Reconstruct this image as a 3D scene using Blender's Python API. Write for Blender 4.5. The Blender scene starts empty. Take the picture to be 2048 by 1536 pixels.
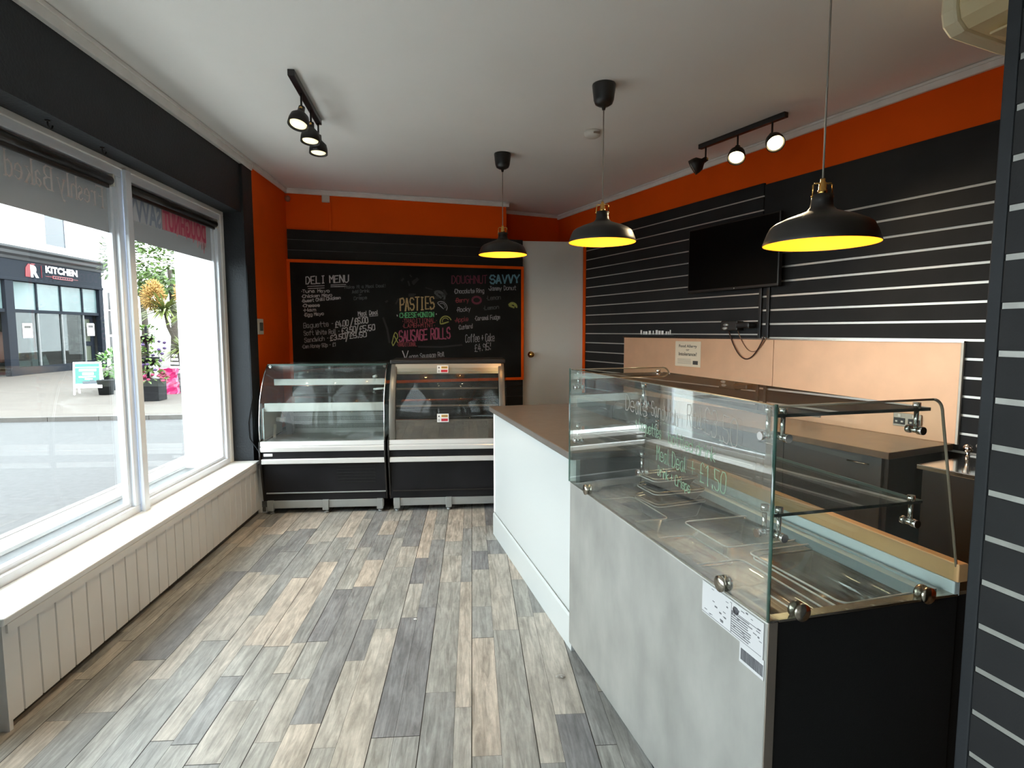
import bpy, bmesh, math, random
from mathutils import Matrix, Vector
from math import sin, cos, pi, radians as R
C = bpy.context.scene
COL = C.collection
rnd = random.Random(7)

# ------------------------------------------------------------------ camera, sky, exposure
CAM_Z = 1.48
FPX = 1165.5                                   # focal length in pixels of a 2048 px wide frame
cam_d = bpy.data.cameras.new('camera'); cam = bpy.data.objects.new('camera', cam_d); COL.objects.link(cam)
cam_d.sensor_width = 36.0; cam_d.lens = FPX / 2048 * 36.0; cam_d.clip_start = 0.02; cam_d.clip_end = 300
cam.matrix_world = (Matrix.Translation((0, 0, CAM_Z)) @ Matrix.Rotation(R(90 - 5.19), 4, 'X') @ Matrix.Rotation(R(-0.09), 4, 'Z'))
C.camera = cam
world = bpy.data.worlds.new('overcast_sky'); C.world = world; world.use_nodes = True
bg = world.node_tree.nodes['Background']; bg.inputs['Color'].default_value = (0.89, 0.95, 1.0, 1); bg.inputs['Strength'].default_value = 3.2
C.view_settings.view_transform = 'Standard'; C.view_settings.look = 'None'
C.view_settings.exposure = 1.95; C.view_settings.gamma = 1.0; C.view_settings.use_curve_mapping = False
cy = C.cycles
cy.use_denoising = True; cy.max_bounces = 12; cy.diffuse_bounces = 6; cy.glossy_bounces = 5
cy.transparent_max_bounces = 40; cy.sample_clamp_indirect = 8.0; cy.caustics_reflective = False; cy.caustics_refractive = False

# ------------------------------------------------------------------ frames (local directions of the crooked building)
class Frame:
    def __init__(s, x, y, rz): s.M = Matrix.Translation((x, y, 0)) @ Matrix.Rotation(R(rz), 4, 'Z'); s.rz = R(rz)
    def w(s, x, y, z=0): return s.M @ Vector((x, y, z))
FL = Frame(-2.0, 2.55, 3.9)       # window wall: +y runs along it, +x into the room
FK = Frame(-1.90, 4.60, 4.31)     # front of the two chillers: +x along, +y to the back
FR = Frame(0.585, 7.03, 25.1)     # slatwall: -y runs towards the viewer, -x into the room
FG = Frame(0.259, 2.577, 14.65)   # glass case and counter: -y towards the viewer, +x servery side
FN = Frame(1.043, 1.25, 14.65)    # near slatwall stub
FB = Frame(-2.18, 5.727, 17.1)    # chalkboard wall: +x along it, +y to the back
FO = Frame(-18.33, 21.3, 4.3)     # shop across the road: +y along its front
I4 = Matrix.Identity(4)

# ------------------------------------------------------------------ materials
def srgb(r, g, b):
    f = lambda c: (c / 255 / 12.92) if c <= 10 else (((c / 255) + 0.055) / 1.055) ** 2.4
    return (f(r), f(g), f(b), 1)
MATS = {}
def mat(name, col, rough=0.5, metal=0.0, var=0.0, vscale=8.0, stretch=(1, 1, 1), bump=0.0, bscale=60.0, coat=0.0, spec=0.5, emit=None, estr=0.0, trans=0.0):
    if name in MATS: return MATS[name]
    m = bpy.data.materials.new(name); m.use_nodes = True; nt = m.node_tree; b = nt.nodes['Principled BSDF']
    b.inputs['Base Color'].default_value = col; b.inputs['Roughness'].default_value = rough; b.inputs['Metallic'].default_value = metal
    b.inputs['Specular IOR Level'].default_value = spec; b.inputs['Coat Weight'].default_value = coat
    if emit: b.inputs['Emission Color'].default_value = emit; b.inputs['Emission Strength'].default_value = estr
    if var or bump:
        tc = nt.nodes.new('ShaderNodeTexCoord'); mp = nt.nodes.new('ShaderNodeMapping'); mp.inputs['Scale'].default_value = stretch
        nt.links.new(tc.outputs['Object'], mp.inputs['Vector'])
    if var:
        n = nt.nodes.new('ShaderNodeTexNoise'); n.inputs['Scale'].default_value = vscale; n.inputs['Detail'].default_value = 6
        nt.links.new(mp.outputs['Vector'], n.inputs['Vector'])
        mr = nt.nodes.new('ShaderNodeMapRange'); mr.inputs['From Min'].default_value = 0.3; mr.inputs['From Max'].default_value = 0.7
        mr.inputs['To Min'].default_value = 1 - var; mr.inputs['To Max'].default_value = 1 + var
        nt.links.new(n.outputs['Fac'], mr.inputs['Value'])
        mx = nt.nodes.new('ShaderNodeMix'); mx.data_type = 'RGBA'; mx.blend_type = 'MULTIPLY'; mx.inputs['Factor'].default_value = 1
        mx.inputs['A'].default_value = col; nt.links.new(mr.outputs['Result'], mx.inputs['B']); nt.links.new(mx.outputs['Result'], b.inputs['Base Color'])
    if bump:
        n2 = nt.nodes.new('ShaderNodeTexNoise'); n2.inputs['Scale'].default_value = bscale; n2.inputs['Detail'].default_value = 4
        nt.links.new(mp.outputs['Vector'], n2.inputs['Vector'])
        bp = nt.nodes.new('ShaderNodeBump'); bp.inputs['Strength'].default_value = bump; bp.inputs['Distance'].default_value = 0.01
        nt.links.new(n2.outputs['Fac'], bp.inputs['Height']); nt.links.new(bp.outputs['Normal'], b.inputs['Normal'])
    MATS[name] = m; return m
def glass(name, tint, f0=0.04, dirt_sheen=0.0, gcol=(1, 1, 1, 1), dcol=(0.75, 0.78, 0.76, 1)):
    m = bpy.data.materials.new(name); m.use_nodes = True; nt = m.node_tree; N = nt.nodes; Lk = nt.links
    for n in list(N): N.remove(n)
    out = N.new('ShaderNodeOutputMaterial'); tr = N.new('ShaderNodeBsdfTransparent'); gl = N.new('ShaderNodeBsdfGlossy')
    tr.inputs['Color'].default_value = tint; gl.inputs['Roughness'].default_value = 0.0; gl.inputs['Color'].default_value = gcol
    lw = N.new('ShaderNodeLayerWeight'); lw.inputs['Blend'].default_value = 0.5
    pw = N.new('ShaderNodeMath'); pw.operation = 'POWER'; pw.inputs[1].default_value = 5; Lk.new(lw.outputs['Facing'], pw.inputs[0])
    ma = N.new('ShaderNodeMath'); ma.operation = 'MULTIPLY_ADD'; ma.inputs[1].default_value = 1 - f0; ma.inputs[2].default_value = f0; Lk.new(pw.outputs[0], ma.inputs[0])
    mx = N.new('ShaderNodeMixShader'); Lk.new(ma.outputs[0], mx.inputs['Fac']); Lk.new(tr.outputs[0], mx.inputs[1]); Lk.new(gl.outputs[0], mx.inputs[2])
    last = mx
    if dirt_sheen:
        df = N.new('ShaderNodeBsdfDiffuse'); df.inputs['Color'].default_value = dcol
        tc = N.new('ShaderNodeTexCoord'); ns = N.new('ShaderNodeTexNoise'); ns.inputs['Scale'].default_value = 5; ns.inputs['Detail'].default_value = 8
        Lk.new(tc.outputs['Object'], ns.inputs['Vector'])
        mr = N.new('ShaderNodeMapRange'); mr.inputs['From Min'].default_value = 0.35; mr.inputs['From Max'].default_value = 0.75
        mr.inputs['To Min'].default_value = dirt_sheen * 0.4; mr.inputs['To Max'].default_value = dirt_sheen * 1.6; Lk.new(ns.outputs['Fac'], mr.inputs['Value'])
        m2 = N.new('ShaderNodeMixShader'); Lk.new(mr.outputs['Result'], m2.inputs['Fac']); Lk.new(mx.outputs[0], m2.inputs[1]); Lk.new(df.outputs[0], m2.inputs[2]); last = m2
    Lk.new(last.outputs[0], out.inputs['Surface']); MATS[name] = m; return m
def film(name, col, w=0.5):
    m = bpy.data.materials.new(name); m.use_nodes = True; nt = m.node_tree; N = nt.nodes; b = N['Principled BSDF']; out = N['Material Output']
    b.inputs['Base Color'].default_value = col; b.inputs['Roughness'].default_value = 0.55
    t = N.new('ShaderNodeBsdfTranslucent'); t.inputs['Color'].default_value = col; mx = N.new('ShaderNodeMixShader'); mx.inputs['Fac'].default_value = w
    nt.links.new(b.outputs[0], mx.inputs[1]); nt.links.new(t.outputs[0], mx.inputs[2]); nt.links.new(mx.outputs[0], out.inputs['Surface']); MATS[name] = m; return m

DARK = mat('charcoal_paint', (0.022, 0.024, 0.027, 1), 0.6, spec=0.25, var=0.12, vscale=3, bump=0.12, bscale=30)
DARKW = mat('charcoal_textured_paint', (0.020, 0.024, 0.029, 1), 0.55, spec=0.3, var=0.1, vscale=4, bump=0.25, bscale=70)
SLAT = mat('black_slatboard', (0.018, 0.018, 0.019, 1), 0.6, spec=0.2, var=0.15, vscale=5, bump=0.05, bscale=200)
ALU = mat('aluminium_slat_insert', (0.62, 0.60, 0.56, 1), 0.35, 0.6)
ALUN = mat('dimmed_slat_insert', (0.34, 0.335, 0.31, 1), 0.45, 0.4, var=0.15, vscale=20)  # dimmer copy of the aluminium insert, weaker light put into its colour
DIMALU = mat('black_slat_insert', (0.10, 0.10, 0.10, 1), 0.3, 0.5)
ORANGE = mat('orange_paint', (0.88, 0.10, 0.002, 1), 0.7, spec=0.15, var=0.06, vscale=2, bump=0.05, bscale=40)
CEIL = mat('ceiling_white_paint', (0.90, 0.885, 0.86, 1), 0.7, var=0.025, vscale=1.2, bump=0.1, bscale=5)
WHITE = mat('white_gloss_paint', (0.80, 0.80, 0.79, 1), 0.35, var=0.03, vscale=6)
TRIMW = mat('cornice_white_paint', (0.88, 0.87, 0.84, 1), 0.5, var=0.05, vscale=9)
PANELW = mat('panelling_cream_paint', (0.64, 0.635, 0.625, 1), 0.45, var=0.05, vscale=3)
EXTW = mat('exterior_white_render', (0.82, 0.82, 0.80, 1), 0.8, var=0.04, vscale=2)
UPVC = mat('white_window_frame', (0.82, 0.86, 0.92, 1), 0.3)
WHITEMEL = mat('white_melamine', (0.49, 0.515, 0.515, 1), 0.35)
STEEL = mat('brushed_stainless', (0.36, 0.36, 0.34, 1), 0.5, 0.55, var=0.16, vscale=6, stretch=(1, 1, 0.6), bump=0.04, bscale=30)
STEELD = mat('well_stainless', (0.56, 0.52, 0.47, 1), 0.25, 0.8, var=0.15, vscale=9, stretch=(6, 1, 1))
CHROME = mat('chrome', (0.75, 0.74, 0.72, 1), 0.12, 1.0)
SATIN = mat('satin_nickel', (0.42, 0.38, 0.32, 1), 0.25, 1.0)
BRASS = mat('brass', (0.72, 0.42, 0.12, 1), 0.22, 1.0)
BLACK = mat('black_enamel', (0.012, 0.012, 0.013, 1), 0.32)
BLACKM = mat('matt_black_metal', (0.014, 0.012, 0.011, 1), 0.42)
BLACKP = mat('black_end_panel', (0.010, 0.010, 0.010, 1), 0.7, spec=0.15, bump=0.1, bscale=300)
WORK = mat('dark_grey_laminate', (0.115, 0.098, 0.085, 1), 0.38, var=0.12, vscale=14)
WORKB = mat('back_worktop_laminate', (0.20, 0.135, 0.09, 1), 0.3, var=0.15, vscale=12)
COPPER = mat('copper_laminate', (0.78, 0.47, 0.29, 1), 0.4, 0.35, var=0.05, vscale=7)
DOORW = mat('door_offwhite_paint', (0.74, 0.72, 0.66, 1), 0.5, var=0.03, vscale=2)
CAB = mat('grey_cabinet', (0.11, 0.105, 0.10, 1), 0.45)
CABD = mat('brown_cabinet_side', (0.035, 0.024, 0.014, 1), 0.5, var=0.2, vscale=4)
BOARDW = mat('tan_chopping_board', (0.62, 0.36, 0.16, 1), 0.5, var=0.07, vscale=20, stretch=(1, 0.1, 1))
GLASSW = glass('window_glass', (0.94, 0.97, 0.96, 1), 0.05)
GLASSC = glass('case_glass', (0.93, 0.96, 0.945, 1), 0.045, dirt_sheen=0.02)
GLASSF = glass('case_front_glass', (0.90, 0.94, 0.92, 1), 0.13, dirt_sheen=0.035)
GLASSE = glass('glass_edge', (0.25, 0.45, 0.40, 1), 0.10, dirt_sheen=0.10, dcol=(0.25, 0.45, 0.4, 1))
GLASST = glass('bronze_tinted_glass', (0.40, 0.33, 0.26, 1), 0.09, dirt_sheen=0.16, dcol=(0.34, 0.27, 0.19, 1))  # brown tint, plus the orange wall's reflection painted in as a diffuse coat
GLASSK = glass('chiller_glass', (0.90, 0.93, 0.92, 1), 0.012, dirt_sheen=0.05, dcol=(0.30, 0.31, 0.31, 1))
PLASTIC = glass('clear_plastic', (0.84, 0.82, 0.80, 1), 0.09, dirt_sheen=0.05, dcol=(0.8, 0.78, 0.75, 1))
SILVER = mat('anodised_rail', (0.86, 0.86, 0.85, 1), 0.25, 0.45)
SILVERB = mat('galvanised_kick', (0.42, 0.44, 0.44, 1), 0.38, 0.6, var=0.06)
GREYP = mat('grey_plastic', (0.12, 0.13, 0.13, 1), 0.45)
LINER = mat('white_liner', (0.72, 0.74, 0.75, 1), 0.3)
BLKGL = mat('black_gloss_panel', (0.013, 0.013, 0.015, 1), 0.35, var=0.3, vscale=3, spec=0.2)
CHALKB = mat('chalkboard', (0.013, 0.014, 0.014, 1), 0.7, spec=0.12, var=0.35, vscale=3)
YELLOW = mat('shade_inner', (0.80, 0.37, 0.03, 1), 0.5)
BULB = mat('bulb_glow', (1, 0.9, 0.6, 1), 0.4, emit=(1, 0.62, 0.20, 1), estr=4)
BULBS = mat('spot_bulb_glow', (1, 0.95, 0.8, 1), 0.4, emit=(1, 0.87, 0.45, 1), estr=0.34)
BULBW = mat('bright_spot_bulb_glow', (1, 0.95, 0.8, 1), 0.4, emit=(1, 0.80, 0.42, 1), estr=3)
OFFW = mat('off_white_plastic', (0.72, 0.69, 0.62, 1), 0.4)
CREAM = mat('aged_cream_plastic', (0.86, 0.73, 0.44, 1), 0.42)
PAPER = mat('white_paper', (0.82, 0.82, 0.80, 1), 0.6)
def chalk(n, c): return mat('chalk_' + n, c, 0.9, var=0.2, vscale=120)
CH = {'w': chalk('white', (0.55, 0.55, 0.55, 1)), 'd': chalk('soft_white', (0.32, 0.32, 0.33, 1)), 'f': chalk('faint', (0.09, 0.10, 0.10, 1)),
      'y': chalk('yellow', (0.50, 0.36, 0.17, 1)), 'g': chalk('green', (0.12, 0.48, 0.20, 1)), 'r': chalk('red', (0.26, 0.05, 0.06, 1)),
      'p': chalk('pink', (0.36, 0.08, 0.14, 1)), 'm': chalk('maroon', (0.17, 0.035, 0.06, 1)), 'b': chalk('blue', (0.16, 0.34, 0.42, 1)),
      'l': chalk('lime', (0.36, 0.38, 0.10, 1))}
PENG = mat('green_glass_pen', (0.20, 0.33, 0.22, 1), 0.6); PENW = mat('white_glass_pen', (0.31, 0.30, 0.27, 1), 0.6)

# ------------------------------------------------------------------ mesh building
class MB:
    def __init__(s, M=I4): s.bm = bmesh.new(); s.M = M
    def v(s, p): return s.bm.verts.new(s.M @ Vector(p))
    def f(s, vs, sm=False):
        try: fc = s.bm.faces.new(vs); fc.smooth = sm; return fc
        except ValueError: return None
    def quad(s, a, b, c, d): s.f([s.v(a), s.v(b), s.v(c), s.v(d)]); return s
    def box(s, x0, x1, y0, y1, z0, z1):
        p = [s.v((x, y, z)) for z in (z0, z1) for x, y in ((x0, y0), (x1, y0), (x1, y1), (x0, y1))]
        for i in ((3, 2, 1, 0), (4, 5, 6, 7), (0, 1, 5, 4), (1, 2, 6, 5), (2, 3, 7, 6), (3, 0, 4, 7)): s.f([p[k] for k in i])
        return s
    def hexa(s, pts):                                # eight corners: bottom ring, top ring
        p = [s.v(q) for q in pts]
        for i in ((3, 2, 1, 0), (4, 5, 6, 7), (0, 1, 5, 4), (1, 2, 6, 5), (2, 3, 7, 6), (3, 0, 4, 7)): s.f([p[k] for k in i])
        return s
    def prism(s, poly, a, b, axis='x', sm=False):    # polygon in the other two axes, swept from a to b
        def P(u, w, t): return {'x': (t, u, w), 'y': (u, t, w), 'z': (u, w, t)}[axis]
        A = [s.v(P(u, w, a)) for u, w in poly]; B = [s.v(P(u, w, b)) for u, w in poly]; n = len(poly)
        s.f(A[::-1]); s.f(B)
        for i in range(n): s.f([A[i], A[(i + 1) % n], B[(i + 1) % n], B[i]], sm)
        return s
    def tube(s, pts, r, n=10, caps=True):
        pts = [Vector(p) for p in pts]; rings = []
        rr = r if isinstance(r, (list, tuple)) else [r] * len(pts)
        for i, p in enumerate(pts):
            d = (pts[min(i + 1, len(pts) - 1)] - pts[max(i - 1, 0)]).normalized()
            up = Vector((0, 0, 1)) if abs(d.z) < 0.95 else Vector((1, 0, 0))
            u = d.cross(up).normalized(); w = u.cross(d)
            rings.append([s.v(p + rr[i] * (cos(2 * pi * k / n) * u + sin(2 * pi * k / n) * w)) for k in range(n)])
        for a, b in zip(rings, rings[1:]):
            for k in range(n): s.f([a[k], a[(k + 1) % n], b[(k + 1) % n], b[k]], True)
        if caps: s.f(rings[0][::-1]); s.f(rings[-1])
        return s
    def lathe(s, prof, c=(0, 0, 0), n=40, T=I4):     # profile (r, z) around z
        rings = []
        for r, z in prof:
            if r < 1e-6: rings.append([s.v(T @ Vector((c[0], c[1], c[2] + z)))])
            else: rings.append([s.v(T @ Vector((c[0] + r * cos(2 * pi * k / n), c[1] + r * sin(2 * pi * k / n), c[2] + z))) for k in range(n)])
        for a, b in zip(rings, rings[1:]):
            for k in range(n):
                k2 = (k + 1) % n
                if len(a) == 1 and len(b) == 1: continue
                if len(a) == 1: s.f([a[0], b[k2], b[k]], True)
                elif len(b) == 1: s.f([a[k], a[k2], b[0]], True)
                else: s.f([a[k], a[k2], b[k2], b[k]], True)
        return s
    def ball(s, c, rx, ry=None, rz=None, n=14):
        ry = ry or rx; rz = rz or rx
        T = Matrix.Translation(c) @ Matrix.Diagonal((rx, ry, rz, 1))
        return s.lathe([(sin(pi * i / 8), -cos(pi * i / 8)) for i in range(9)], n=n, T=T)
    def build(s, name, m, parent=None, bevel=0.0, smooth=False):
        bmesh.ops.recalc_face_normals(s.bm, faces=s.bm.faces)
        me = bpy.data.meshes.new(name); s.bm.to_mesh(me); s.bm.free()
        o = bpy.data.objects.new(name, me); COL.objects.link(o); me.materials.append(m)
        if parent: o.parent = parent
        if bevel:
            md = o.modifiers.new('bevel', 'BEVEL'); md.width = bevel; md.segments = 2; md.limit_method = 'ANGLE'; md.angle_limit = R(40)
        return o
def tag(o, label, cat, group=None, kind=None):
    o['label'] = label; o['category'] = cat
    if group: o['group'] = group
    if kind: o['kind'] = kind
    return o
def thing(name, label, cat, loc, rz=0.0, group=None):
    o = bpy.data.objects.new(name, None); COL.objects.link(o); o.empty_display_size = 0.1
    o.location = loc; o.rotation_euler = (0, 0, rz); return tag(o, label, cat, group)
def struct(o, label, cat): return tag(o, label, cat, kind='structure')
def copy_thing(root, loc, rz, label):
    r = root.copy(); COL.objects.link(r); r.location = loc; r.rotation_euler = (0, 0, rz); r['label'] = label
    for ch in list(root.children):
        c = ch.copy(); COL.objects.link(c); c.parent = r
        for g in list(ch.children):
            d = g.copy(); COL.objects.link(d); d.parent = c
    return r

# ------------------------------------------------------------------ lettering: a hand-drawn stroke alphabet and printed type
GLY = {'A': '022842 1434', 'B': '02083847463505 3544433202', 'C': '4738180703123243', 'D': '02082846442202', 'E': '42020848 0535', 'F': '020848 0535',
 'G': '47381807031232434525', 'H': '0208 4842 0545', 'I': '1838 2822 1232', 'J': '1848 383223120304', 'K': '0208 480542', 'L': '080242', 'M': '0208254842',
 'N': '02084248', 'O': '180703123243473818', 'P': '02083847463505', 'R': '02083847463505 2542', 'S': '473818070615354443321203', 'T': '0848 2822',
 'U': '080312324348', 'V': '082248', 'W': '0812253248', 'X': '0842 4802', 'Y': '082548 2522', 'Z': '08480242',
 'a': '3616050312223436 363342', 'b': '0802 041636454332120 3'.replace(' 3', '3'), 'c': '4536160503123243', 'd': '4842 4536160503123243', 'e': '04444536160503123243',
 'f': '47382722 0636', 'g': '4536160503123243 46413010', 'h': '0802 0416364542', 'i': '2622 2728', 'k': '0802 460442', 'l': '181322', 'm': '0602 05162522 25364542',
 'n': '0602 0416364542', 'o': '160503123243453616', 'p': '0600 0416364543321203', 'q': '4640 4536160503123243', 'r': '0602 04163645', 's': '45361605143443321203',
 't': '28233242 0646', 'u': '0603123243 4642', 'v': '062246', 'w': '0612243246', 'x': '0642 4602', 'y': '0622 4610', 'z': '06460242',
 '0': '180703123243473818', '1': '072822', '2': '0718384746450242', '3': '07183847463525 354443321203', '4': '280444 3632', '5': '480805354443321203',
 '6': '47381807031232434435 05'.replace(' ', ''), '7': '084812', '9': '4618070615454742', '£': '473828170212 0242 0535'.replace('170212', '1712'), '/': '0148',
 '-': '1535', '.': '2223', '!': '2825 2322', '+': '2723 0545', '&': '421728373604031233 44'.replace(' ', ''), '*': '2425', '?': '07183847462524 2322', "'": '2827'}
def strokes(txt):
    x = 0.0; out = []
    for ch in txt:
        if ch == ' ': x += 3.6; continue
        g = GLY.get(ch)
        w = 2.6 if ch in "il.'!*" else 5.3
        off = -1.0 if ch in "il.'!*" else 0
        if g:
            for st in g.split():
                out.append([(x + off + int(st[i]), int(st[i + 1]) - 2) for i in range(0, len(st) - 1, 2)])
        x += w
    return out, max(x - 1.3, 1)
def writing(txt, u0, v0, u1, v1, h, P, width=0.007, jit=0.25, mb=None):
    """hand lettering from (u0,v0) to (u1,v1), cap height h; P maps (u,v) on the surface to a local point"""
    mb = mb or MB(); st, L = strokes(txt); du, dv = (u1 - u0) / L, (v1 - v0) / L
    for s in st:
        pts = [(u0 + (px + rnd.uniform(-jit, jit)) * du, v0 + px * dv + (py + rnd.uniform(-jit, jit)) * h / 6) for px, py in s]
        for a, b in zip(pts, pts[1:]):
            d = Vector((b[0] - a[0], b[1] - a[1]))
            if d.length < 1e-6: continue
            d.normalize(); n = Vector((-d.y, d.x)) * width / 2 * rnd.uniform(0.75, 1.2); e = d * width * 0.35
            mb.quad(P(a[0] - e.x + n.x, a[1] - e.y + n.y), P(a[0] - e.x - n.x, a[1] - e.y - n.y), P(b[0] + e.x - n.x, b[1] + e.y - n.y), P(b[0] + e.x + n.x, b[1] + e.y + n.y))
    return mb
def printed(txt, name, m, parent, T, w, h, mirror=False, bold=0.0, depth=0.0006):
    """printed type filling w by h; T maps its x (along), y (up), z (out of the surface) to the parent's space"""
    cu = bpy.data.curves.new('type', 'FONT'); cu.body = txt; cu.offset = bold; cu.resolution_u = 3
    t = bpy.data.objects.new('type', cu); COL.objects.link(t); dg = bpy.context.evaluated_depsgraph_get()
    me = bpy.data.meshes.new_from_object(t.evaluated_get(dg)); bpy.data.objects.remove(t); bpy.data.curves.remove(cu)
    xs = [v.co.x for v in me.vertices]; ys = [v.co.y for v in me.vertices]; x0, x1, y0, y1 = min(xs), max(xs), min(ys), max(ys)
    for v in me.vertices:
        u = (v.co.x - x0) / (x1 - x0); q = (v.co.y - y0) / (y1 - y0)
        if mirror: u = 1 - u
        v.co = T @ Vector((u * w, q * h, depth))
    me.name = name; o = bpy.data.objects.new(name, me); COL.objects.link(o); me.materials.append(m); o.parent = parent
    return o

# ================================================================== ROOM SHELL
CH_Z = 2.85
# floor: mixed-width vinyl boards
def floor_material():
    m = bpy.data.materials.new('grey_oak_vinyl_boards'); m.use_nodes = True; nt = m.node_tree; N = nt.nodes; Lk = nt.links; b = N['Principled BSDF']
    at = N.new('ShaderNodeAttribute'); at.attribute_name = 'board'; at.attribute_type = 'GEOMETRY'
    sp = N.new('ShaderNodeSeparateColor'); Lk.new(at.outputs['Color'], sp.inputs['Color'])
    cr = N.new('ShaderNodeValToRGB'); e = cr.color_ramp; e.interpolation = 'LINEAR'
    stops = [(0.0, (0.20, 0.202, 0.212)), (0.22, (0.255, 0.258, 0.255)), (0.42, (0.31, 0.31, 0.292)), (0.62, (0.36, 0.35, 0.32)), (0.82, (0.42, 0.388, 0.34)), (1.0, (0.48, 0.42, 0.355))]
    while len(e.elements) < len(stops): e.elements.new(0.5)
    for el, (p, c) in zip(e.elements, stops): el.position = p; el.color = (*c, 1)
    Lk.new(sp.outputs['Red'], cr.inputs['Fac'])
    tc = N.new('ShaderNodeTexCoord'); mp = N.new('ShaderNodeMapping'); mp.inputs['Scale'].default_value = (1, 0.09, 1)
    cb = N.new('ShaderNodeCombineXYZ'); mu = N.new('ShaderNodeMath'); mu.operation = 'MULTIPLY'; mu.inputs[1].default_value = 13.0
    Lk.new(sp.outputs['Green'], mu.inputs[0]); Lk.new(mu.outputs[0], cb.inputs['Z']); Lk.new(mu.outputs[0], cb.inputs['Y'])
    ad = N.new('ShaderNodeVectorMath'); ad.operation = 'ADD'; Lk.new(tc.outputs['Object'], ad.inputs[0]); Lk.new(cb.outputs[0], ad.inputs[1]); Lk.new(ad.outputs[0], mp.inputs['Vector'])
    n1 = N.new('ShaderNodeTexNoise'); n1.inputs['Scale'].default_value = 42; n1.inputs['Detail'].default_value = 9; n1.inputs['Roughness'].default_value = 0.65; n1.inputs['Distortion'].default_value = 1.2
    Lk.new(mp.outputs['Vector'], n1.inputs['Vector'])
    mp2 = N.new('ShaderNodeMapping'); mp2.inputs['Scale'].default_value = (1, 0.4, 1); Lk.new(ad.outputs[0], mp2.inputs['Vector'])
    n2 = N.new('ShaderNodeTexNoise'); n2.inputs['Scale'].default_value = 11; n2.inputs['Detail'].default_value = 7; n2.inputs['Roughness'].default_value = 0.7; Lk.new(mp2.outputs['Vector'], n2.inputs['Vector'])
    def rng(src, a, b_, lo, hi):
        r = N.new('ShaderNodeMapRange'); r.inputs['From Min'].default_value = a; r.inputs['From Max'].default_value = b_; r.inputs['To Min'].default_value = lo; r.inputs['To Max'].default_value = hi
        Lk.new(src, r.inputs['Value']); return r.outputs['Result']
    g1 = rng(n1.outputs['Fac'], 0.30, 0.66, 0.55, 1.22); g2 = rng(n2.outputs['Fac'], 0.3, 0.68, 0.66, 1.2)
    mm = N.new('ShaderNodeMath'); mm.operation = 'MULTIPLY'; Lk.new(g1, mm.inputs[0]); Lk.new(g2, mm.inputs[1])
    mx = N.new('ShaderNodeMix'); mx.data_type = 'RGBA'; mx.blend_type = 'MULTIPLY'; mx.inputs['Factor'].default_value = 1
    Lk.new(cr.outputs['Color'], mx.inputs['A']); Lk.new(mm.outputs[0], mx.inputs['B']); Lk.new(mx.outputs['Result'], b.inputs['Base Color'])
    b.inputs['Roughness'].default_value = 0.42; b.inputs['Specular IOR Level'].default_value = 0.5
    bp = N.new('ShaderNodeBump'); bp.inputs['Strength'].default_value = 0.15; bp.inputs['Distance'].default_value = 0.003; Lk.new(n1.outputs['Fac'], bp.inputs['Height']); Lk.new(bp.outputs['Normal'], b.inputs['Normal'])
    return m
def build_floor():
    fr = random.Random(21); bm = bmesh.new(); lay = bm.loops.layers.float_color.new('board')
    def face(x0, x1, y0, y1, z, c):
        f = bm.faces.new([bm.verts.new((x0, y0, z)), bm.verts.new((x1, y0, z)), bm.verts.new((x1, y1, z)), bm.verts.new((x0, y1, z))])
        for lp in f.loops: lp[lay] = c
    face(-0.4, 5.6, -5.6, 6.0, -0.0025, (0, 0, 0, 1)); bm.faces.ensure_lookup_table(); bm.faces[0].material_index = 1; x = -0.3; k = 0
    seq = [0.125, 0.075, 0.10, 0.115, 0.07, 0.095, 0.13, 0.08]
    while x < 5.2:
        w = seq[k % 8] * fr.uniform(0.92, 1.1); y = -5.4 - fr.uniform(0, 1.2); gap = 0.0032 if k % 2 == 0 else 0.0012
        prev = -1
        while y < 5.8:
            L = fr.choice([0.28, 0.4, 0.55, 0.7, 0.9, 1.15]) * fr.uniform(0.85, 1.15)
            t = fr.choice([0.05, 0.14, 0.2, 0.28, 0.36, 0.45, 0.5, 0.56, 0.64, 0.72, 0.8, 0.9, 0.97])
            if abs(t - prev) < 0.12: t = (t + 0.4) % 1.0
            prev = t; ge = 0.0030 if fr.random() < 0.35 else 0.0010
            face(x, x + w - gap, y, y + L - ge, 0.0, (t, fr.random(), 0, 1)); y += L
        x += w; k += 1
    me = bpy.data.meshes.new('floor'); bm.to_mesh(me); bm.free(); o = bpy.data.objects.new('floor', me); COL.objects.link(o)
    me.materials.append(floor_material()); me.materials.append(mat('board_seam', (0.03, 0.028, 0.026, 1), 0.8)); o.matrix_world = FL.M
    return struct(o, 'grey and tan wood-effect board floor', 'floor')
build_floor()
struct(MB().box(-2.62, 3.9, -2.8, 8.2, CH_Z, CH_Z + 0.12).build('ceiling', CEIL), 'white painted plaster ceiling', 'ceiling')

# left wall: boxed-in lintel, pier, orange return, low wall under the window
b = MB(FL.M)
b.box(-0.46, 0.03, -5.3, 2.1, 2.405, CH_Z)                 # lintel box
b.box(-0.46, -0.02, -0.5, 2.1, -0.2, 0.40)
b.box(-0.46, 0.03, -0.72, -0.5, -0.2, 2.405); b.box(-0.46, 0.03, -2.0, -1.72, -0.2, 2.405); b.box(-0.46, 0.03, -5.3, -4.6, -0.2, 2.405); b.box(-0.46, 0.03, -4.6, -2.0, -0.2, 0.43)
b.box(-0.19, 0.05, 2.1, 2.30, -0.2, CH_Z)
struct(b.build('wall_left', DARKW), 'charcoal painted window wall with deep lintel box and pier', 'wall')
b = MB(FL.M); b.box(-0.46, 0.045, 2.30, 3.75, -0.2, CH_Z)
struct(b.build('wall_left_return', ORANGE), 'orange painted side wall between the pier and the chalkboard wall', 'wall')
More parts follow.
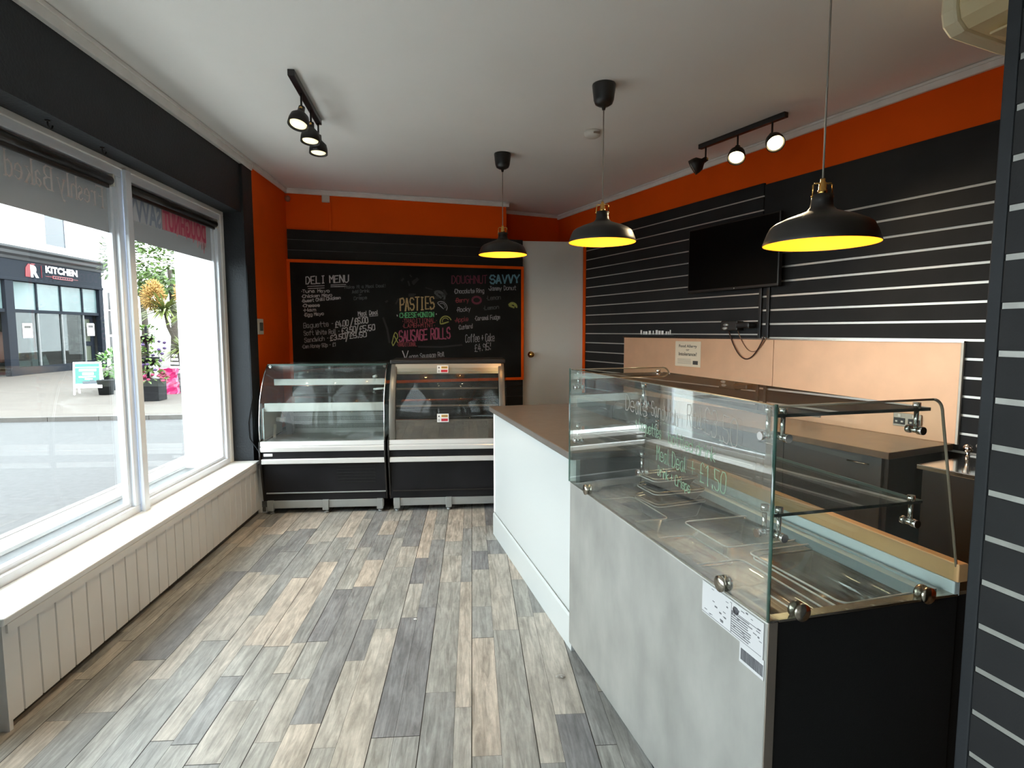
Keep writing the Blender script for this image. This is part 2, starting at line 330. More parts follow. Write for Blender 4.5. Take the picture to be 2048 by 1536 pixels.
b = MB(FL.M); b.box(-0.46, -0.19, 2.04, 2.6, -0.2, 3.2); b.box(-0.50, -0.46, -8.0, 2.62, 2.39, 9.5); b.box(-0.46, 5.5, 2.6, 5.0, 2.99, 9.5); b.box(-0.46, 5.5, -8.0, 2.6, 2.99, 9.5); b.box(-0.47, -0.46, -0.72, 2.6, -0.2, 0.42)  # tall boxes are an unseen upper storey added to keep sky light off the street
struct(b.build('wall_exterior', EXTW), 'white rendered outside face and window reveal, with an added unseen upper storey', 'wall')
# back wall, recess, right wall, closing walls
b = MB(FB.M); b.box(-0.4, 2.22, 0.0, 0.30, -0.1, CH_Z)
struct(b.build('wall_back', ORANGE), 'orange wall behind the chalkboard', 'wall')
b = MB(FR.M); b.box(-1.6, 0.3, 0.06, 0.3, -0.1, CH_Z)
struct(b.build('wall_recess', ORANGE), 'dark orange recess wall around the door', 'wall')
b = MB(FR.M); b.box(0.0, 0.3, -6.6, 0.2, -0.1, CH_Z)
struct(b.build('wall_right', ORANGE), 'orange wall above the long slatwall', 'wall')
b = MB(FN.M); b.box(0.02, 0.14, -4.2, 0.0, -0.1, CH_Z)
struct(b.build('wall_stub', DARK), 'charcoal stub wall at the right edge', 'wall')
b = MB(); b.hexa([(3.2, 1.35, -0.1), (3.5, 1.25, -0.1), (2.2, -2.9, -0.1), (2.0, -2.9, -0.1), (3.2, 1.35, CH_Z), (3.5, 1.25, CH_Z), (2.2, -2.9, CH_Z), (2.0, -2.9, CH_Z)])
struct(b.build('wall_light_stop', DARK), 'unseen charcoal wall added behind the stub to stop light leaks', 'wall')  # unseen wall, put in to block light leaking round the stub
b = MB(); b.box(-2.0, 2.4, -2.75, -2.6, -0.1, CH_Z)
struct(b.build('wall_rear', CEIL), 'plain wall behind the viewer', 'wall')

# cornice strips
def cornice(name, M, pts, label, d=0.022, h=0.06, gap=0.004):
    b = MB(M)
    for (x0, y0, x1, y1, nx, ny) in pts:
        a = Vector((x0, y0, 0)); c = Vector((x1, y1, 0)); n = Vector((nx, ny, 0))
        for (d0, z0, z1) in ((d, CH_Z - h, CH_Z - h * 0.35), (d * 1.25, CH_Z - h * 0.35, CH_Z - gap)):
            q = [a, c, c + n * d0, a + n * d0]
            b.hexa([(p.x, p.y, z0) for p in q] + [(p.x, p.y, z1) for p in q])
    return struct(b.build(name, TRIMW, bevel=0.003), label, 'trim')
cornice('trim_1', FL.M, [(0.03, -5.3, 0.03, 2.3, 1, 0)], 'long white cornice strip above the window lintel', 0.03, 0.075)
cornice('trim_2', FL.M, [(0.045, 2.3, 0.045, 3.3, 1, 0)], 'short white cornice strip on the orange side wall', 0.02, 0.05)
cornice('trim_3', FB.M, [(-0.1, 0.0, 2.22, 0.0, 0, -1), (2.22, -0.02, 2.22, 0.28, 1, 0)], 'white cornice strip above the chalkboard', 0.025, 0.05)
cornice('trim_4', FR.M, [(-1.6, 0.06, 0.0, 0.06, 0, -1)], 'white cornice strip in the recess above the door', 0.02, 0.04)
cornice('trim_5', FR.M, [(0.0, 0.06, 0.0, -6.6, -1, 0)], 'white cornice strip above the slatwall', 0.022, 0.055)

# windows
def bars(M, name, parent, mtl, rects, x0, x1, bevel=0.004):
    b = MB(M)
    for (y0, y1, z0, z1) in rects: b.box(x0, x1, y0, y1, z0, z1)
    return b.build(name, mtl, parent, bevel)
def window(name, label, y0, y1, z0=0.432, z1=2.375):
    o = bars(FL.M, name, None, UPVC, [(y0, y1, z0, z0 + 0.045), (y0, y1, z1 - 0.045, z1), (y0, y0 + 0.05, z0 + 0.045, z1 - 0.045), (y1 - 0.05, y1, z0 + 0.045, z1 - 0.045)], -0.19, -0.115)
    struct(o, label, 'window')
    bars(FL.M, 'glazing_bead', o, UPVC, [(y0 + 0.05, y1 - 0.05, z0 + 0.045, z0 + 0.068), (y0 + 0.05, y1 - 0.05, z1 - 0.068, z1 - 0.045), (y0 + 0.05, y0 + 0.073, z0 + 0.068, z1 - 0.068), (y1 - 0.073, y1 - 0.05, z0 + 0.068, z1 - 0.068)], -0.175, -0.140, 0.003)
    MB(FL.M).box(-0.166, -0.160, y0 + 0.055, y1 - 0.055, z0 + 0.05, z1 - 0.05).build('pane', GLASSW, o)
    return o
window('window_1', 'large white shop window nearest the viewer, lettered Freshly Baked', -0.5, 0.79)
window('window_2', 'narrower white shop window next to the dark pier', 0.805, 2.055)
window('added_window', 'unseen white window added behind the viewer for more daylight', -4.6, -2.0)  # unseen window, added to bring more daylight into the room
struct(bars(FL.M, 'trim_6', None, UPVC, [(0.775, 0.83, 0.432, 2.375)], -0.105, -0.085, 0.004), 'white cover strip between the two shop windows', 'trim')
struct(bars(FL.M, 'trim_7', None, TRIMW, [(-0.5, 2.1, 2.375, 2.405), (2.055, 2.1, 0.42, 2.375)], -0.19, -0.105, 0.003), 'painted head and jamb lining around the shop windows', 'trim')
o = bars(FL.M, 'added_door', None, UPVC, [(-1.72, -0.72, 0.0, 0.12), (-1.72, -0.72, 2.28, 2.405), (-1.72, -1.60, 0.12, 2.28), (-0.84, -0.72, 0.12, 2.28)], -0.30, -0.24)  # unseen glazed door, added as another opening for daylight
struct(o, 'unseen white glazed door added beside the viewer to let in light', 'door'); MB(FL.M).box(-0.273, -0.267, -1.61, -0.83, 0.11, 2.29).build('pane', GLASSW, o)

# sill and panelling under the windows
b = MB(FL.M); b.hexa([(-0.115, -0.52, 0.405), (0.105, -0.52, 0.405), (0.085, 2.115, 0.405), (-0.115, 2.115, 0.405), (-0.115, -0.52, 0.436), (0.112, -0.52, 0.436), (0.092, 2.115, 0.436), (-0.115, 2.115, 0.436)])
struct(b.build('trim_8', WHITE, bevel=0.006), 'wide glossy white window sill', 'trim')
def panelling():
    b = MB(FL.M); xa, xb, y0, y1 = 0.098, 0.078, -0.5, 2.28
    X = lambda y: xa + (xb - xa) * (y - y0) / (y1 - y0)
    prof = [(y0, 0.0)]; y = y0 + 0.06
    while y < y1 - 0.02:
        prof += [(y - 0.005, 0), (y - 0.002, -0.006), (y + 0.002, -0.006), (y + 0.005, 0)]; y += 0.0985
    prof.append((y1, 0))
    for (ya, da), (yb, db) in zip(prof, prof[1:]): b.quad((X(ya) + da, ya, 0.035), (X(yb) + db, yb, 0.035), (X(yb) + db, yb, 0.408), (X(ya) + da, ya, 0.408))
    b.box(-0.12, xa, y0 - 0.018, y0, 0.0, 0.408)
    b.hexa([(xa - 0.01, y0, 0.372), (xa + 0.008, y0, 0.372), (xb + 0.008, y1, 0.372), (xb - 0.01, y1, 0.372), (xa - 0.01, y0, 0.406), (xa + 0.008, y0, 0.406), (xb + 0.008, y1, 0.406), (xb - 0.01, y1, 0.406)])
    return b.build('trim_9', PANELW)
struct(panelling(), 'cream tongue and groove panelling under the window sill', 'trim')
b = MB(FL.M); b.box(0.0, 0.066, -0.49, 2.28, 0.0, 0.034)
struct(b.build('baseboard_left', mat('dark_plinth', (0.03, 0.024, 0.018, 1), 0.6)), 'dark recessed plinth under the panelling', 'baseboard')
b = MB(FL.M); b.box(0.02, 0.14, 2.105, 2.30, 0.0, 0.40)
struct(b.build('trim_10', PANELW, bevel=0.004), 'cream boxed end of the panelling beside the chiller', 'trim')

# vinyl sign film on the glass, with mirrored lettering
FILM = film('grey_window_film', (0.40, 0.40, 0.40, 1), 0.32); FILMW = film('pale_film_lettering', (0.92, 0.84, 0.80, 1), 0.4)
FILMP = film('pink_film', (0.85, 0.20, 0.32, 1), 0.45); FILMPK = film('pale_pink_film', (0.95, 0.50, 0.56, 1), 0.45); FILMB = film('pale_blue_film', (0.52, 0.58, 0.68, 1), 0.45); FILMBL = film('pale_grey_film', (0.85, 0.87, 0.90, 1), 0.45)
TW = FL.M @ Matrix(((0, 0, 1, 0), (1, 0, 0, 0), (0, 1, 0, 0), (0, 0, 0, 1)))      # type x -> along the window, y -> up, z -> into the room
def on_glass(y, z, x=-0.1565): return TW @ Matrix.Translation((y, z, x))
o = MB(FL.M).box(-0.1598, -0.1575, -0.445, 0.735, 2.02, 2.325).build('window_film', FILM)
tag(o, 'grey vinyl band lettered Freshly Baked across the top of the near window', 'window film')
SER = {'F': [((0, 0), (0, 6), 1), ((0, 6), (3.2, 6), .4), ((0, 3.2), (2, 3.2), .4), ((-.7, 0), (.8, 0), .35), ((-.7, 6), (0, 6), .35), ((3.2, 6), (3.2, 5), .35), ((2, 3.7), (2, 2.7), .3)],
 'r': [((0, 0), (0, 4), .9), ((0, 3.1), (.9, 3.9), .4), ((.9, 3.9), (1.8, 3.7), .7), ((-.6, 0), (.7, 0), .35), ((-.6, 4), (0, 4), .3)],
 'e': [((.2, 2), (2.6, 2.2), .35), ((2.6, 2.2), (2.2, 3.5), .7), ((2.2, 3.5), (1.3, 4), .4), ((1.3, 4), (.4, 3.2), .6), ((.4, 3.2), (.1, 2), .9), ((.1, 2), (.5, .7), .9), ((.5, .7), (1.5, .05), .6), ((1.5, .05), (2.6, .7), .4)],
 's': [((2.2, 3.2), (1.4, 3.95), .4), ((1.4, 3.95), (.4, 3.4), .5), ((.4, 3.4), (.5, 2.5), .7), ((.5, 2.5), (1.9, 1.6), .9), ((1.9, 1.6), (2.1, .6), .7), ((2.1, .6), (1.2, 0), .5), ((1.2, 0), (.1, .8), .4)],
 'h': [((0, 0), (0, 6.2), .9), ((0, 3), (1, 3.9), .4), ((1, 3.9), (2, 3.6), .6), ((2, 3.6), (2.3, 2.8), .8), ((2.3, 2.8), (2.3, 0), .9), ((-.6, 0), (.6, 0), .35), ((1.7, 0), (2.9, 0), .35), ((-.6, 6.2), (0, 6.2), .3)],
 'l': [((0, 0), (0, 6.2), .9), ((-.6, 0), (.6, 0), .35), ((-.6, 6.2), (0, 6.2), .3)],
 'y': [((0, 4), (1.4, 0), .9), ((2.7, 4), (1.4, 0), .4), ((1.4, 0), (.8, -1.5), .4), ((.8, -1.5), (0, -1.7), .7), ((-.5, 4), (.6, 4), .3), ((2.2, 4), (3.1, 4), .3)],
 'B': [((0, 0), (0, 6), 1), ((0, 6), (1.8, 6), .4), ((1.8, 6), (2.8, 5.3), .7), ((2.8, 5.3), (2.7, 4), .9), ((2.7, 4), (1.7, 3.2), .5), ((0, 3.2), (1.7, 3.2), .35), ((1.7, 3.2), (3, 2.5), .7), ((3, 2.5), (3, .9), 1), ((3, .9), (1.8, 0), .6), ((-.7, 0), (1.8, 0), .4), ((-.7, 6), (0, 6), .35)],
 'a': [((.3, 3.2), (1.1, 4), .5), ((1.1, 4), (2, 3.4), .6), ((2, 3.4), (2, .6), .9), ((2, .6), (2.8, .1), .4), ((2, 2.3), (.7, 1.8), .4), ((.7, 1.8), (.1, 1), .8), ((.1, 1), (.8, .05), .7), ((.8, .05), (2, .9), .4)],
 'k': [((0, 0), (0, 6.2), .9), ((0, 1.6), (2, 3.9), .35), ((.8, 2.4), (2.4, 0), .9), ((-.6, 0), (.6, 0), .35), ((1.8, 0), (3, 0), .35), ((1.3, 4), (2.6, 4), .3), ((-.6, 6.2), (0, 6.2), .3)],
 'd': [((2.4, 0), (2.4, 6.2), .9), ((2.4, 3.4), (1.4, 4), .4), ((1.4, 4), (.4, 3.3), .6), ((.4, 3.3), (.1, 2), .9), ((.1, 2), (.4, .7), .9), ((.4, .7), (1.3, 0), .6), ((1.3, 0), (2.4, .7), .4), ((2.4, 0), (3.1, 0), .35), ((1.8, 6.2), (2.4, 6.2), .3)]}
def serif(txt, M, u, s, parent, name, m, mirror=True, sx=0.9):
    b = MB(M); x = 0.0; ADV = {'F': 4.0, 'r': 2.6, 'e': 3.4, 's': 3.0, 'h': 3.8, 'l': 1.7, 'y': 3.6, 'B': 4.2, 'a': 3.5, 'k': 3.7, 'd': 4.0, ' ': 1.8}
    for ch in txt:
        for (p, q, w) in SER.get(ch, ()):
            a = Vector((p[0] + x, p[1])); c = Vector((q[0] + x, q[1])); d = (c - a).normalized(); n = Vector((-d.y, d.x)) * w * 0.42; a -= d * 0.12; c += d * 0.12
            P = lambda v: ((u - v.x * s * sx) if mirror else (u + v.x * s * sx), v.y * s, 0)
            b.quad(P(a + n), P(a - n), P(c - n), P(c + n))
        x += ADV[ch]
    return b.build(name, m, parent)
serif('Freshly Baked', on_glass(0, 2.145), 0.675, 0.0178, o, 'lettering', FILMW)
o = MB(FL.M).box(-0.1598, -0.1575, 0.86, 2.0, 2.015, 2.325).build('window_film', FILM)
tag(o, 'grey vinyl band with pink and pale blue mirrored lettering across the far window', 'window film')
MB(FL.M).box(-0.1574, -0.1568, 1.285, 1.905, 2.135, 2.278).build('lettering_backing', FILMPK, o)
MB(FL.M).box(-0.1574, -0.1568, 0.90, 1.275, 2.130, 2.268).build('lettering_backing', FILMBL, o)
printed('DOUGHNUT', 'lettering', FILMP, o, on_glass(1.295, 2.135), 0.605, 0.138, mirror=True, bold=0.035)
printed('SAVVY', 'lettering', FILMB, o, on_glass(0.905, 2.130), 0.365, 0.136, mirror=True, bold=0.035)
for k, (y, l) in enumerate(((1.885, .03), (1.86, .075), (1.83, .05), (1.80, .025), (1.765, .045), (1.70, .02), (1.60, .012), (1.47, .012))):
    MB(FL.M).prism([(y - .009, 2.137), (y - .006, 2.137 - l), (y, 2.137 - l - .008), (y + .006, 2.137 - l), (y + .009, 2.137)], -0.1574, -0.1568, 'x').build('drip', FILMPK, o)
for y0, y1, lb in ((-0.44, 0.70, 'black rolled-up roller blind above the near window lettering'), (0.87, 2.00, 'black rolled-up roller blind above the far window lettering')):
    t = thing('roller_blind', lb, 'blind', FL.w(-0.128, y0, 2.295), FL.rz, 'roller blinds at the window heads')
    L = y1 - y0
    MB().tube([(0, 0, 0), (0, L, 0)], 0.024, 14).build('roller', BLACK, t)
    MB().box(-0.012, 0.004, 0.01, L - 0.01, -0.042, -0.018).build('hem_bar', BLACKM, t, 0.003)
    for e0 in (-0.012, L): MB().box(-0.02, 0.02, e0, e0 + 0.012, -0.03, 0.035).build('end_bracket', OFFW, t, 0.003)
for y, lb in ((0.104, 'small black hook under the lintel, nearer one'), (0.485, 'small black hook under the lintel, farther one')):
    t = thing('lintel_hook', lb, 'hook', FL.w(-0.03, y, 2.405), FL.rz, 'hooks under the lintel')
    MB().tube([(0, 0, 0), (0, 0, -0.02), (0, 0.012, -0.034), (0, 0.026, -0.028), (0, 0.03, -0.014)], 0.004, 8).build('hook_wire', BLACK, t)
    MB().lathe([(0, 0), (0.012, 0), (0.010, -0.006), (0, -0.006)], n=14).build('base_plate', BLACK, t)

# ================================================================== SLATWALL PANELS
def slatwall(name, label, F, y0, y1, z0, z1, grooves, insert, thick=0.02, gap=0.012, side='x'):
    """boards between grooves with a metal insert in each groove; faces -x of the frame (side x) or -y (side y)"""
    t = thing(name, label, 'slatwall panel', F.w(0, 0, 0), F.rz)
    g = sorted(grooves); edges = [z0] + [e for z in g for e in (z - gap / 2, z + gap / 2)] + [z1]
    b = MB(); q = MB()
    for i in range(0, len(edges), 2):
        if side == 'x': b.box(-thick, -0.0005, y0, y1, edges[i], edges[i + 1])
        else: b.box(y0, y1, -thick, -0.0005, edges[i], edges[i + 1])
    for z in g:
        if side == 'x': q.box(-thick * 0.8, -0.001, y0, y1 , z - gap / 2, z + gap / 2)
        else: q.box(y0, y1, -thick * 0.55, -0.001, z - gap / 2, z + gap / 2)
    b.build('board', SLAT, t, 0.0015); q.build('groove_insert', insert, t); return t
slatwall('slatwall_panel', 'black slatwall panel behind the television, next to the door', FR, -2.972, -0.585, 0.1, 2.545, [0.152 + 0.1 * k for k in range(0, 24)], ALU, gap=0.010)
slatwall('slatwall_panel', 'black slatwall panel right of the television with a tall plain top board', FR, -5.4, -2.98, 0.1, 2.53, [0.128 + 0.1 * k for k in range(0, 22)], ALU, gap=0.013)
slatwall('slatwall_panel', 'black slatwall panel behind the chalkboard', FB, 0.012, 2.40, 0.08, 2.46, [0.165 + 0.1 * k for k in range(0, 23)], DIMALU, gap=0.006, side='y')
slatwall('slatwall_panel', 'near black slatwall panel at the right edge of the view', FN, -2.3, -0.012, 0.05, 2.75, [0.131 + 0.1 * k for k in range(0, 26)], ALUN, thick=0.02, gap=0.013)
b = MB(FN.M); b.box(-0.004, 0.14, 0.001, 0.030, 0.0, CH_Z)
struct(b.build('trim_11', DARK, bevel=0.004), 'charcoal corner post at the end of the near slatwall', 'trim')
b = MB(FR.M); b.box(-0.03, 0.0, -0.585, -0.545, 0.0, 2.40)
struct(b.build('trim_12', ORANGE, bevel=0.003), 'orange strip between the door and the slatwall', 'trim')

# door across the far corner
FD = Frame(0.106, 6.462, 7.0); DW = 0.69
o = MB(FD.M).box(0.0, DW, 0.0, 0.042, 0.01, 2.458).build('door_1', DOORW, bevel=0.004)
struct(o, 'plain off-white door in the corner with a brass knob', 'door')
T = FD.M @ Matrix.Translation((0.105, 0.0, 1.22)) @ Matrix.Rotation(R(90), 4, 'X')
MB().lathe([(0, 0), (0.036, 0), (0.034, 0.006), (0.014, 0.010), (0.012, 0.03), (0.026, 0.042), (0.030, 0.056), (0.022, 0.068), (0, 0.072)], T=T).build('door_knob', BRASS, o)

# ================================================================== CHALKBOARD
cb = thing('chalkboard', 'large black menu chalkboard in an orange frame on the far wall', 'chalkboard', FB.w(0, -0.0205, 0), FB.rz)
MB().box(0.03, 2.375, -0.012, 0, 0.97, 2.145).build('board', CHALKB, cb)
b = MB(); b.box(0.0, 2.405, -0.022, 0, 2.145, 2.175); b.box(0.0, 2.405, -0.022, 0, 0.945, 0.975); b.box(0.0, 0.03, -0.022, 0, 0.975, 2.145); b.box(2.375, 2.405, -0.022, 0, 0.975, 2.145)
b.build('frame', ORANGE, cb, 0.003)
PCB = lambda u, v: (u, -0.0126, v)
CT = [('DELI MENU', 0.172, 1.941, 0.571, 1.968, 0.069, 'w'), ('*Tuna Mayo', 0.124, 1.855, 0.387, 1.865, 0.028, 'w'), ('*Chicken Mayo', 0.126, 1.805, 0.409, 1.826, 0.028, 'w'), ('*Sweet Chilli Chicken', 0.127, 1.76, 0.49, 1.8, 0.028, 'w'), ('*Cheese', 0.131, 1.715, 0.291, 1.724, 0.029, 'w'), ('*Ham', 0.135, 1.671, 0.255, 1.68, 0.029, 'w'), ('*Egg Mayo', 0.143, 1.625, 0.326, 1.642, 0.029, 'w'),
 ('Make it a Meal Deal!', 0.534, 1.903, 0.929, 1.925, 0.029, 'f'), ('Add Drink', 0.603, 1.858, 0.77, 1.873, 0.029, 'f'), ('+', 0.668, 1.833, 0.692, 1.834, 0.022, 'f'), ('Crisps', 0.619, 1.793, 0.745, 1.805, 0.029, 'f'),
 ('Meal Deal', 0.657, 1.635, 0.85, 1.651, 0.042, 'w'), ('Baguette -', 0.136, 1.512, 0.418, 1.534, 0.048, 'd'), ('£4.00', 0.435, 1.518, 0.559, 1.539, 0.056, 'w'), ('/', 0.571, 1.512, 0.606, 1.518, 0.098, 'w'), ('£6.00', 0.621, 1.553, 0.749, 1.565, 0.056, 'w'),
 ('Soft White Roll -', 0.137, 1.44, 0.475, 1.46, 0.043, 'd'), ('£3.50', 0.492, 1.456, 0.629, 1.475, 0.056, 'w'), ('/', 0.631, 1.463, 0.655, 1.468, 0.086, 'w'), ('£5.50', 0.667, 1.473, 0.816, 1.494, 0.057, 'w'),
 ('Sandwich -', 0.141, 1.373, 0.368, 1.393, 0.043, 'd'), ('£3.50', 0.382, 1.388, 0.527, 1.41, 0.049, 'w'), ('/', 0.532, 1.39, 0.558, 1.395, 0.081, 'w'), ('£5.50', 0.568, 1.407, 0.73, 1.426, 0.049, 'w'), ('*Can Honey 50p - £1', 0.116, 1.313, 0.436, 1.334, 0.034, 'd'),
 ('PASTIES', 1.074, 1.687, 1.423, 1.713, 0.125, 'y'), ('*', 1.036, 1.617, 1.045, 1.617, 0.06, 'w'), ('CHEESE+ONION', 1.07, 1.618, 1.42, 1.632, 0.047, 'g'), ('*', 1.44, 1.633, 1.449, 1.633, 0.06, 'w'), ('*TRADITIONAL*', 1.094, 1.562, 1.449, 1.573, 0.043, 'r'), ('*LAMB+MINT*', 1.093, 1.515, 1.429, 1.524, 0.04, 'r'),
 ('SAUSAGE ROLLS', 1.059, 1.372, 1.588, 1.407, 0.111, 'p'), ('*TRADITIONAL', 1.034, 1.324, 1.235, 1.327, 0.04, 'r'), ('V', 1.087, 1.191, 1.15, 1.192, 0.089, 'w'), ('egan Sausage Roll', 1.157, 1.193, 1.523, 1.216, 0.048, 'd'),
 ('DOUGHNUT', 1.616, 1.975, 1.994, 1.991, 0.079, 'm'), ('SAVVY', 2.028, 1.987, 2.351, 2.002, 0.083, 'b'), ('*Chocolate Ring', 1.635, 1.874, 1.96, 1.889, 0.043, 'd'), ('*Jammy Donut', 2.007, 1.911, 2.316, 1.925, 0.044, 'd'), ('*Berry', 1.647, 1.779, 1.792, 1.789, 0.043, 'r'), ('*Lemon', 1.986, 1.81, 2.143, 1.822, 0.044, 'f'),
 ('*Rocky', 1.659, 1.682, 1.811, 1.694, 0.044, 'd'), ('*Lemon', 1.952, 1.705, 2.122, 1.72, 0.039, 'f'), ('*Apple', 1.638, 1.574, 1.784, 1.59, 0.044, 'r'), ('*Caramel Fudge', 1.857, 1.593, 2.135, 1.61, 0.044, 'd'), ('*Custard', 1.677, 1.497, 1.83, 1.512, 0.044, 'd'), ('Coffee + Cake', 1.755, 1.362, 2.073, 1.374, 0.081, 'd'), ('£4.95!', 1.855, 1.261, 2.031, 1.28, 0.076, 'd')]
for (t_, u0, v0, u1, v1, h, c) in CT:
    big = h > 0.1 and t_ != '/'
    Lw = strokes(t_)[1]; pos = 0.0; wl = []
    for wd in t_.split(' '):
        e = pos + strokes(wd)[1]; fa, fb = pos / Lw, min(e / Lw, 1.0); wl.append((wd, u0 + (u1 - u0) * fa, v0 + (v1 - v0) * fa, u0 + (u1 - u0) * fb, v0 + (v1 - v0) * fb)); pos = e + 1.3 + 3.6
    for (t_, u0, v0, u1, v1) in wl:
     b = writing(t_, u0, v0, u1, v1, h, PCB, 0.014 if big else (0.016 if t_ == 'SAVVY' else (0.0095 if c in 'wmg' and h > 0.045 else 0.0068)))
     if t_ == 'SAVVY': writing(t_, u0 + 0.004, v0, u1 + 0.004, v1, h, PCB, 0.012, mb=b)
     b.build('chalk_writing', CH[c], cb)
def chalk_line(b, pts, w):
    for a, c in zip(pts, pts[1:]):
        d = Vector((c[0] - a[0], c[1] - a[1])).normalized(); n = Vector((-d.y, d.x)) * w / 2
        b.quad(PCB(a[0] + n.x, a[1] + n.y), PCB(a[0] - n.x, a[1] - n.y), PCB(c[0] - n.x, c[1] - n.y), PCB(c[0] + n.x, c[1] + n.y))
for p in (((0.183, 1.917), (0.343, 1.927)), ((0.188, 1.896), (0.342, 1.906)), ((0.401, 1.934), (0.546, 1.943)), ((0.40, 1.918), (0.546, 1.925)), ((0.657, 1.623), (0.74, 1.630)), ((0.765, 1.631), (0.85, 1.638))): b = MB(); chalk_line(b, p, 0.006); b.build('chalk_underline', CH['w'], cb)
def crescent(cx, cz, w, h, rot, c, wd):
    b = MB(); pts = [(w * cos(pi * k / 10), h * sin(pi * k / 10)) for k in range(11)] + [(w * 0.5, -h * 0.12), (-w * 0.5, -h * 0.12), (-w, 0)]
    pts = [(cx + x * cos(rot) - y * sin(rot), cz + x * sin(rot) + y * cos(rot)) for x, y in pts]; chalk_line(b, pts, wd)
    pts2 = [(cx + (x * .55) * cos(rot) - (y * .5 + h * .2) * sin(rot), cz + (x * .55) * sin(rot) + (y * .5 + h * .2) * cos(rot)) for x, y in [(w * cos(pi * k / 8), h * sin(pi * k / 8)) for k in range(9)]]; chalk_line(b, pts2, wd * 0.7)
    b.build('chalk_drawing', CH[c], cb)
crescent(1.505, 1.735, 0.06, 0.05, -0.7, 'd', 0.008); crescent(1.545, 1.575, 0.06, 0.062, 0.35, 'l', 0.012); crescent(2.28, 1.745, 0.045, 0.038, -0.3, 'l', 0.02); crescent(1.48, 1.845, 0.06, 0.045, -0.6, 'f', 0.02)
b = MB(); chalk_line(b, [(1.045, 1.36), (1.005, 1.44), (1.02, 1.47), (1.04, 1.45), (1.045, 1.42), (0.995, 1.33), (0.985, 1.36), (1.005, 1.44)], 0.009); b.build('chalk_drawing', CH['l'], cb)
b = MB(); chalk_line(b, [(1.879 + 0.048 * cos(a * pi / 7), 1.808 + 0.036 * sin(a * pi / 7)) for a in range(15)], 0.022); b.build('chalk_drawing', CH['m'], cb)
b = MB()
for k in range(16):
    x = rnd.uniform(0.95, 1.55); z = rnd.uniform(1.75, 2.05); chalk_line(b, [(x, z), (x + rnd.uniform(-.06, .1), z + rnd.uniform(-.06, .06))], rnd.uniform(0.01, 0.03))
chalk_line(b, [(1.25, 1.32), (1.5, 1.315), (1.72, 1.335)], 0.018); chalk_line(b, [(0.9, 1.62), (0.94, 1.5), (0.96, 1.36)], 0.02)
b.build('chalk_smudge', mat('chalk_dust', (0.028, 0.030, 0.030, 1), 0.9), cb)

# small fixings on the far walls
t = thing('junction_box', 'small white junction box under the cornice above the chalkboard', 'junction box', FB.w(0.34, -0.025, 2.733), FB.rz)
MB().box(0, 0.075, 0, 0.025, 0, 0.068).build('box', OFFW, t, 0.006); MB().box(0.006, 0.069, -0.003, 0, 0.006, 0.062).build('cover', OFFW, t, 0.002)
o = MB(FB.M).box(0.40, 0.425, -0.018, 0, 2.462, 2.733).build('cable_conduit', ORANGE, bevel=0.003); tag(o, 'orange painted conduit running down from the junction box', 'conduit')
t = thing('motion_sensor', 'small round sensor in the top left corner of the chalkboard wall', 'sensor', FB.w(0.03, -0.03, 2.745), FB.rz)
MB().ball((0, 0.005, 0), 0.026, 0.024, 0.03).build('lens', mat('sensor_brown', (0.35, 0.14, 0.09, 1), 0.4), t); MB().box(-0.02, 0.02, 0.012, 0.03, -0.028, 0.028).build('back_plate', ORANGE, t, 0.004)
t = thing('wall_switch', 'tall white double switch on the orange side wall', 'switch', FL.w(0.045, 2.30, 1.455), FL.rz)
MB().box(0, 0.012, 0, 0.125, 0, 0.13).build('plate', OFFW, t, 0.004); MB().box(0.012, 0.019, 0.03, 0.095, 0.03, 0.10).build('rocker', GREYP, t, 0.003)
o = MB(FL.M).tube([(0.06, 2.093, 2.0), (0.058, 2.095, 1.4), (0.06, 2.093, 0.95), (0.02, 2.093, 0.75), (0.025, 2.093, 0.62), (0.09, 2.093, 0.52), (0.11, 2.093, 0.46)], 0.004, 8).build('power_cable', DARKW); tag(o, 'thin dark cable looping down the charcoal pier beside the chiller', 'cable')

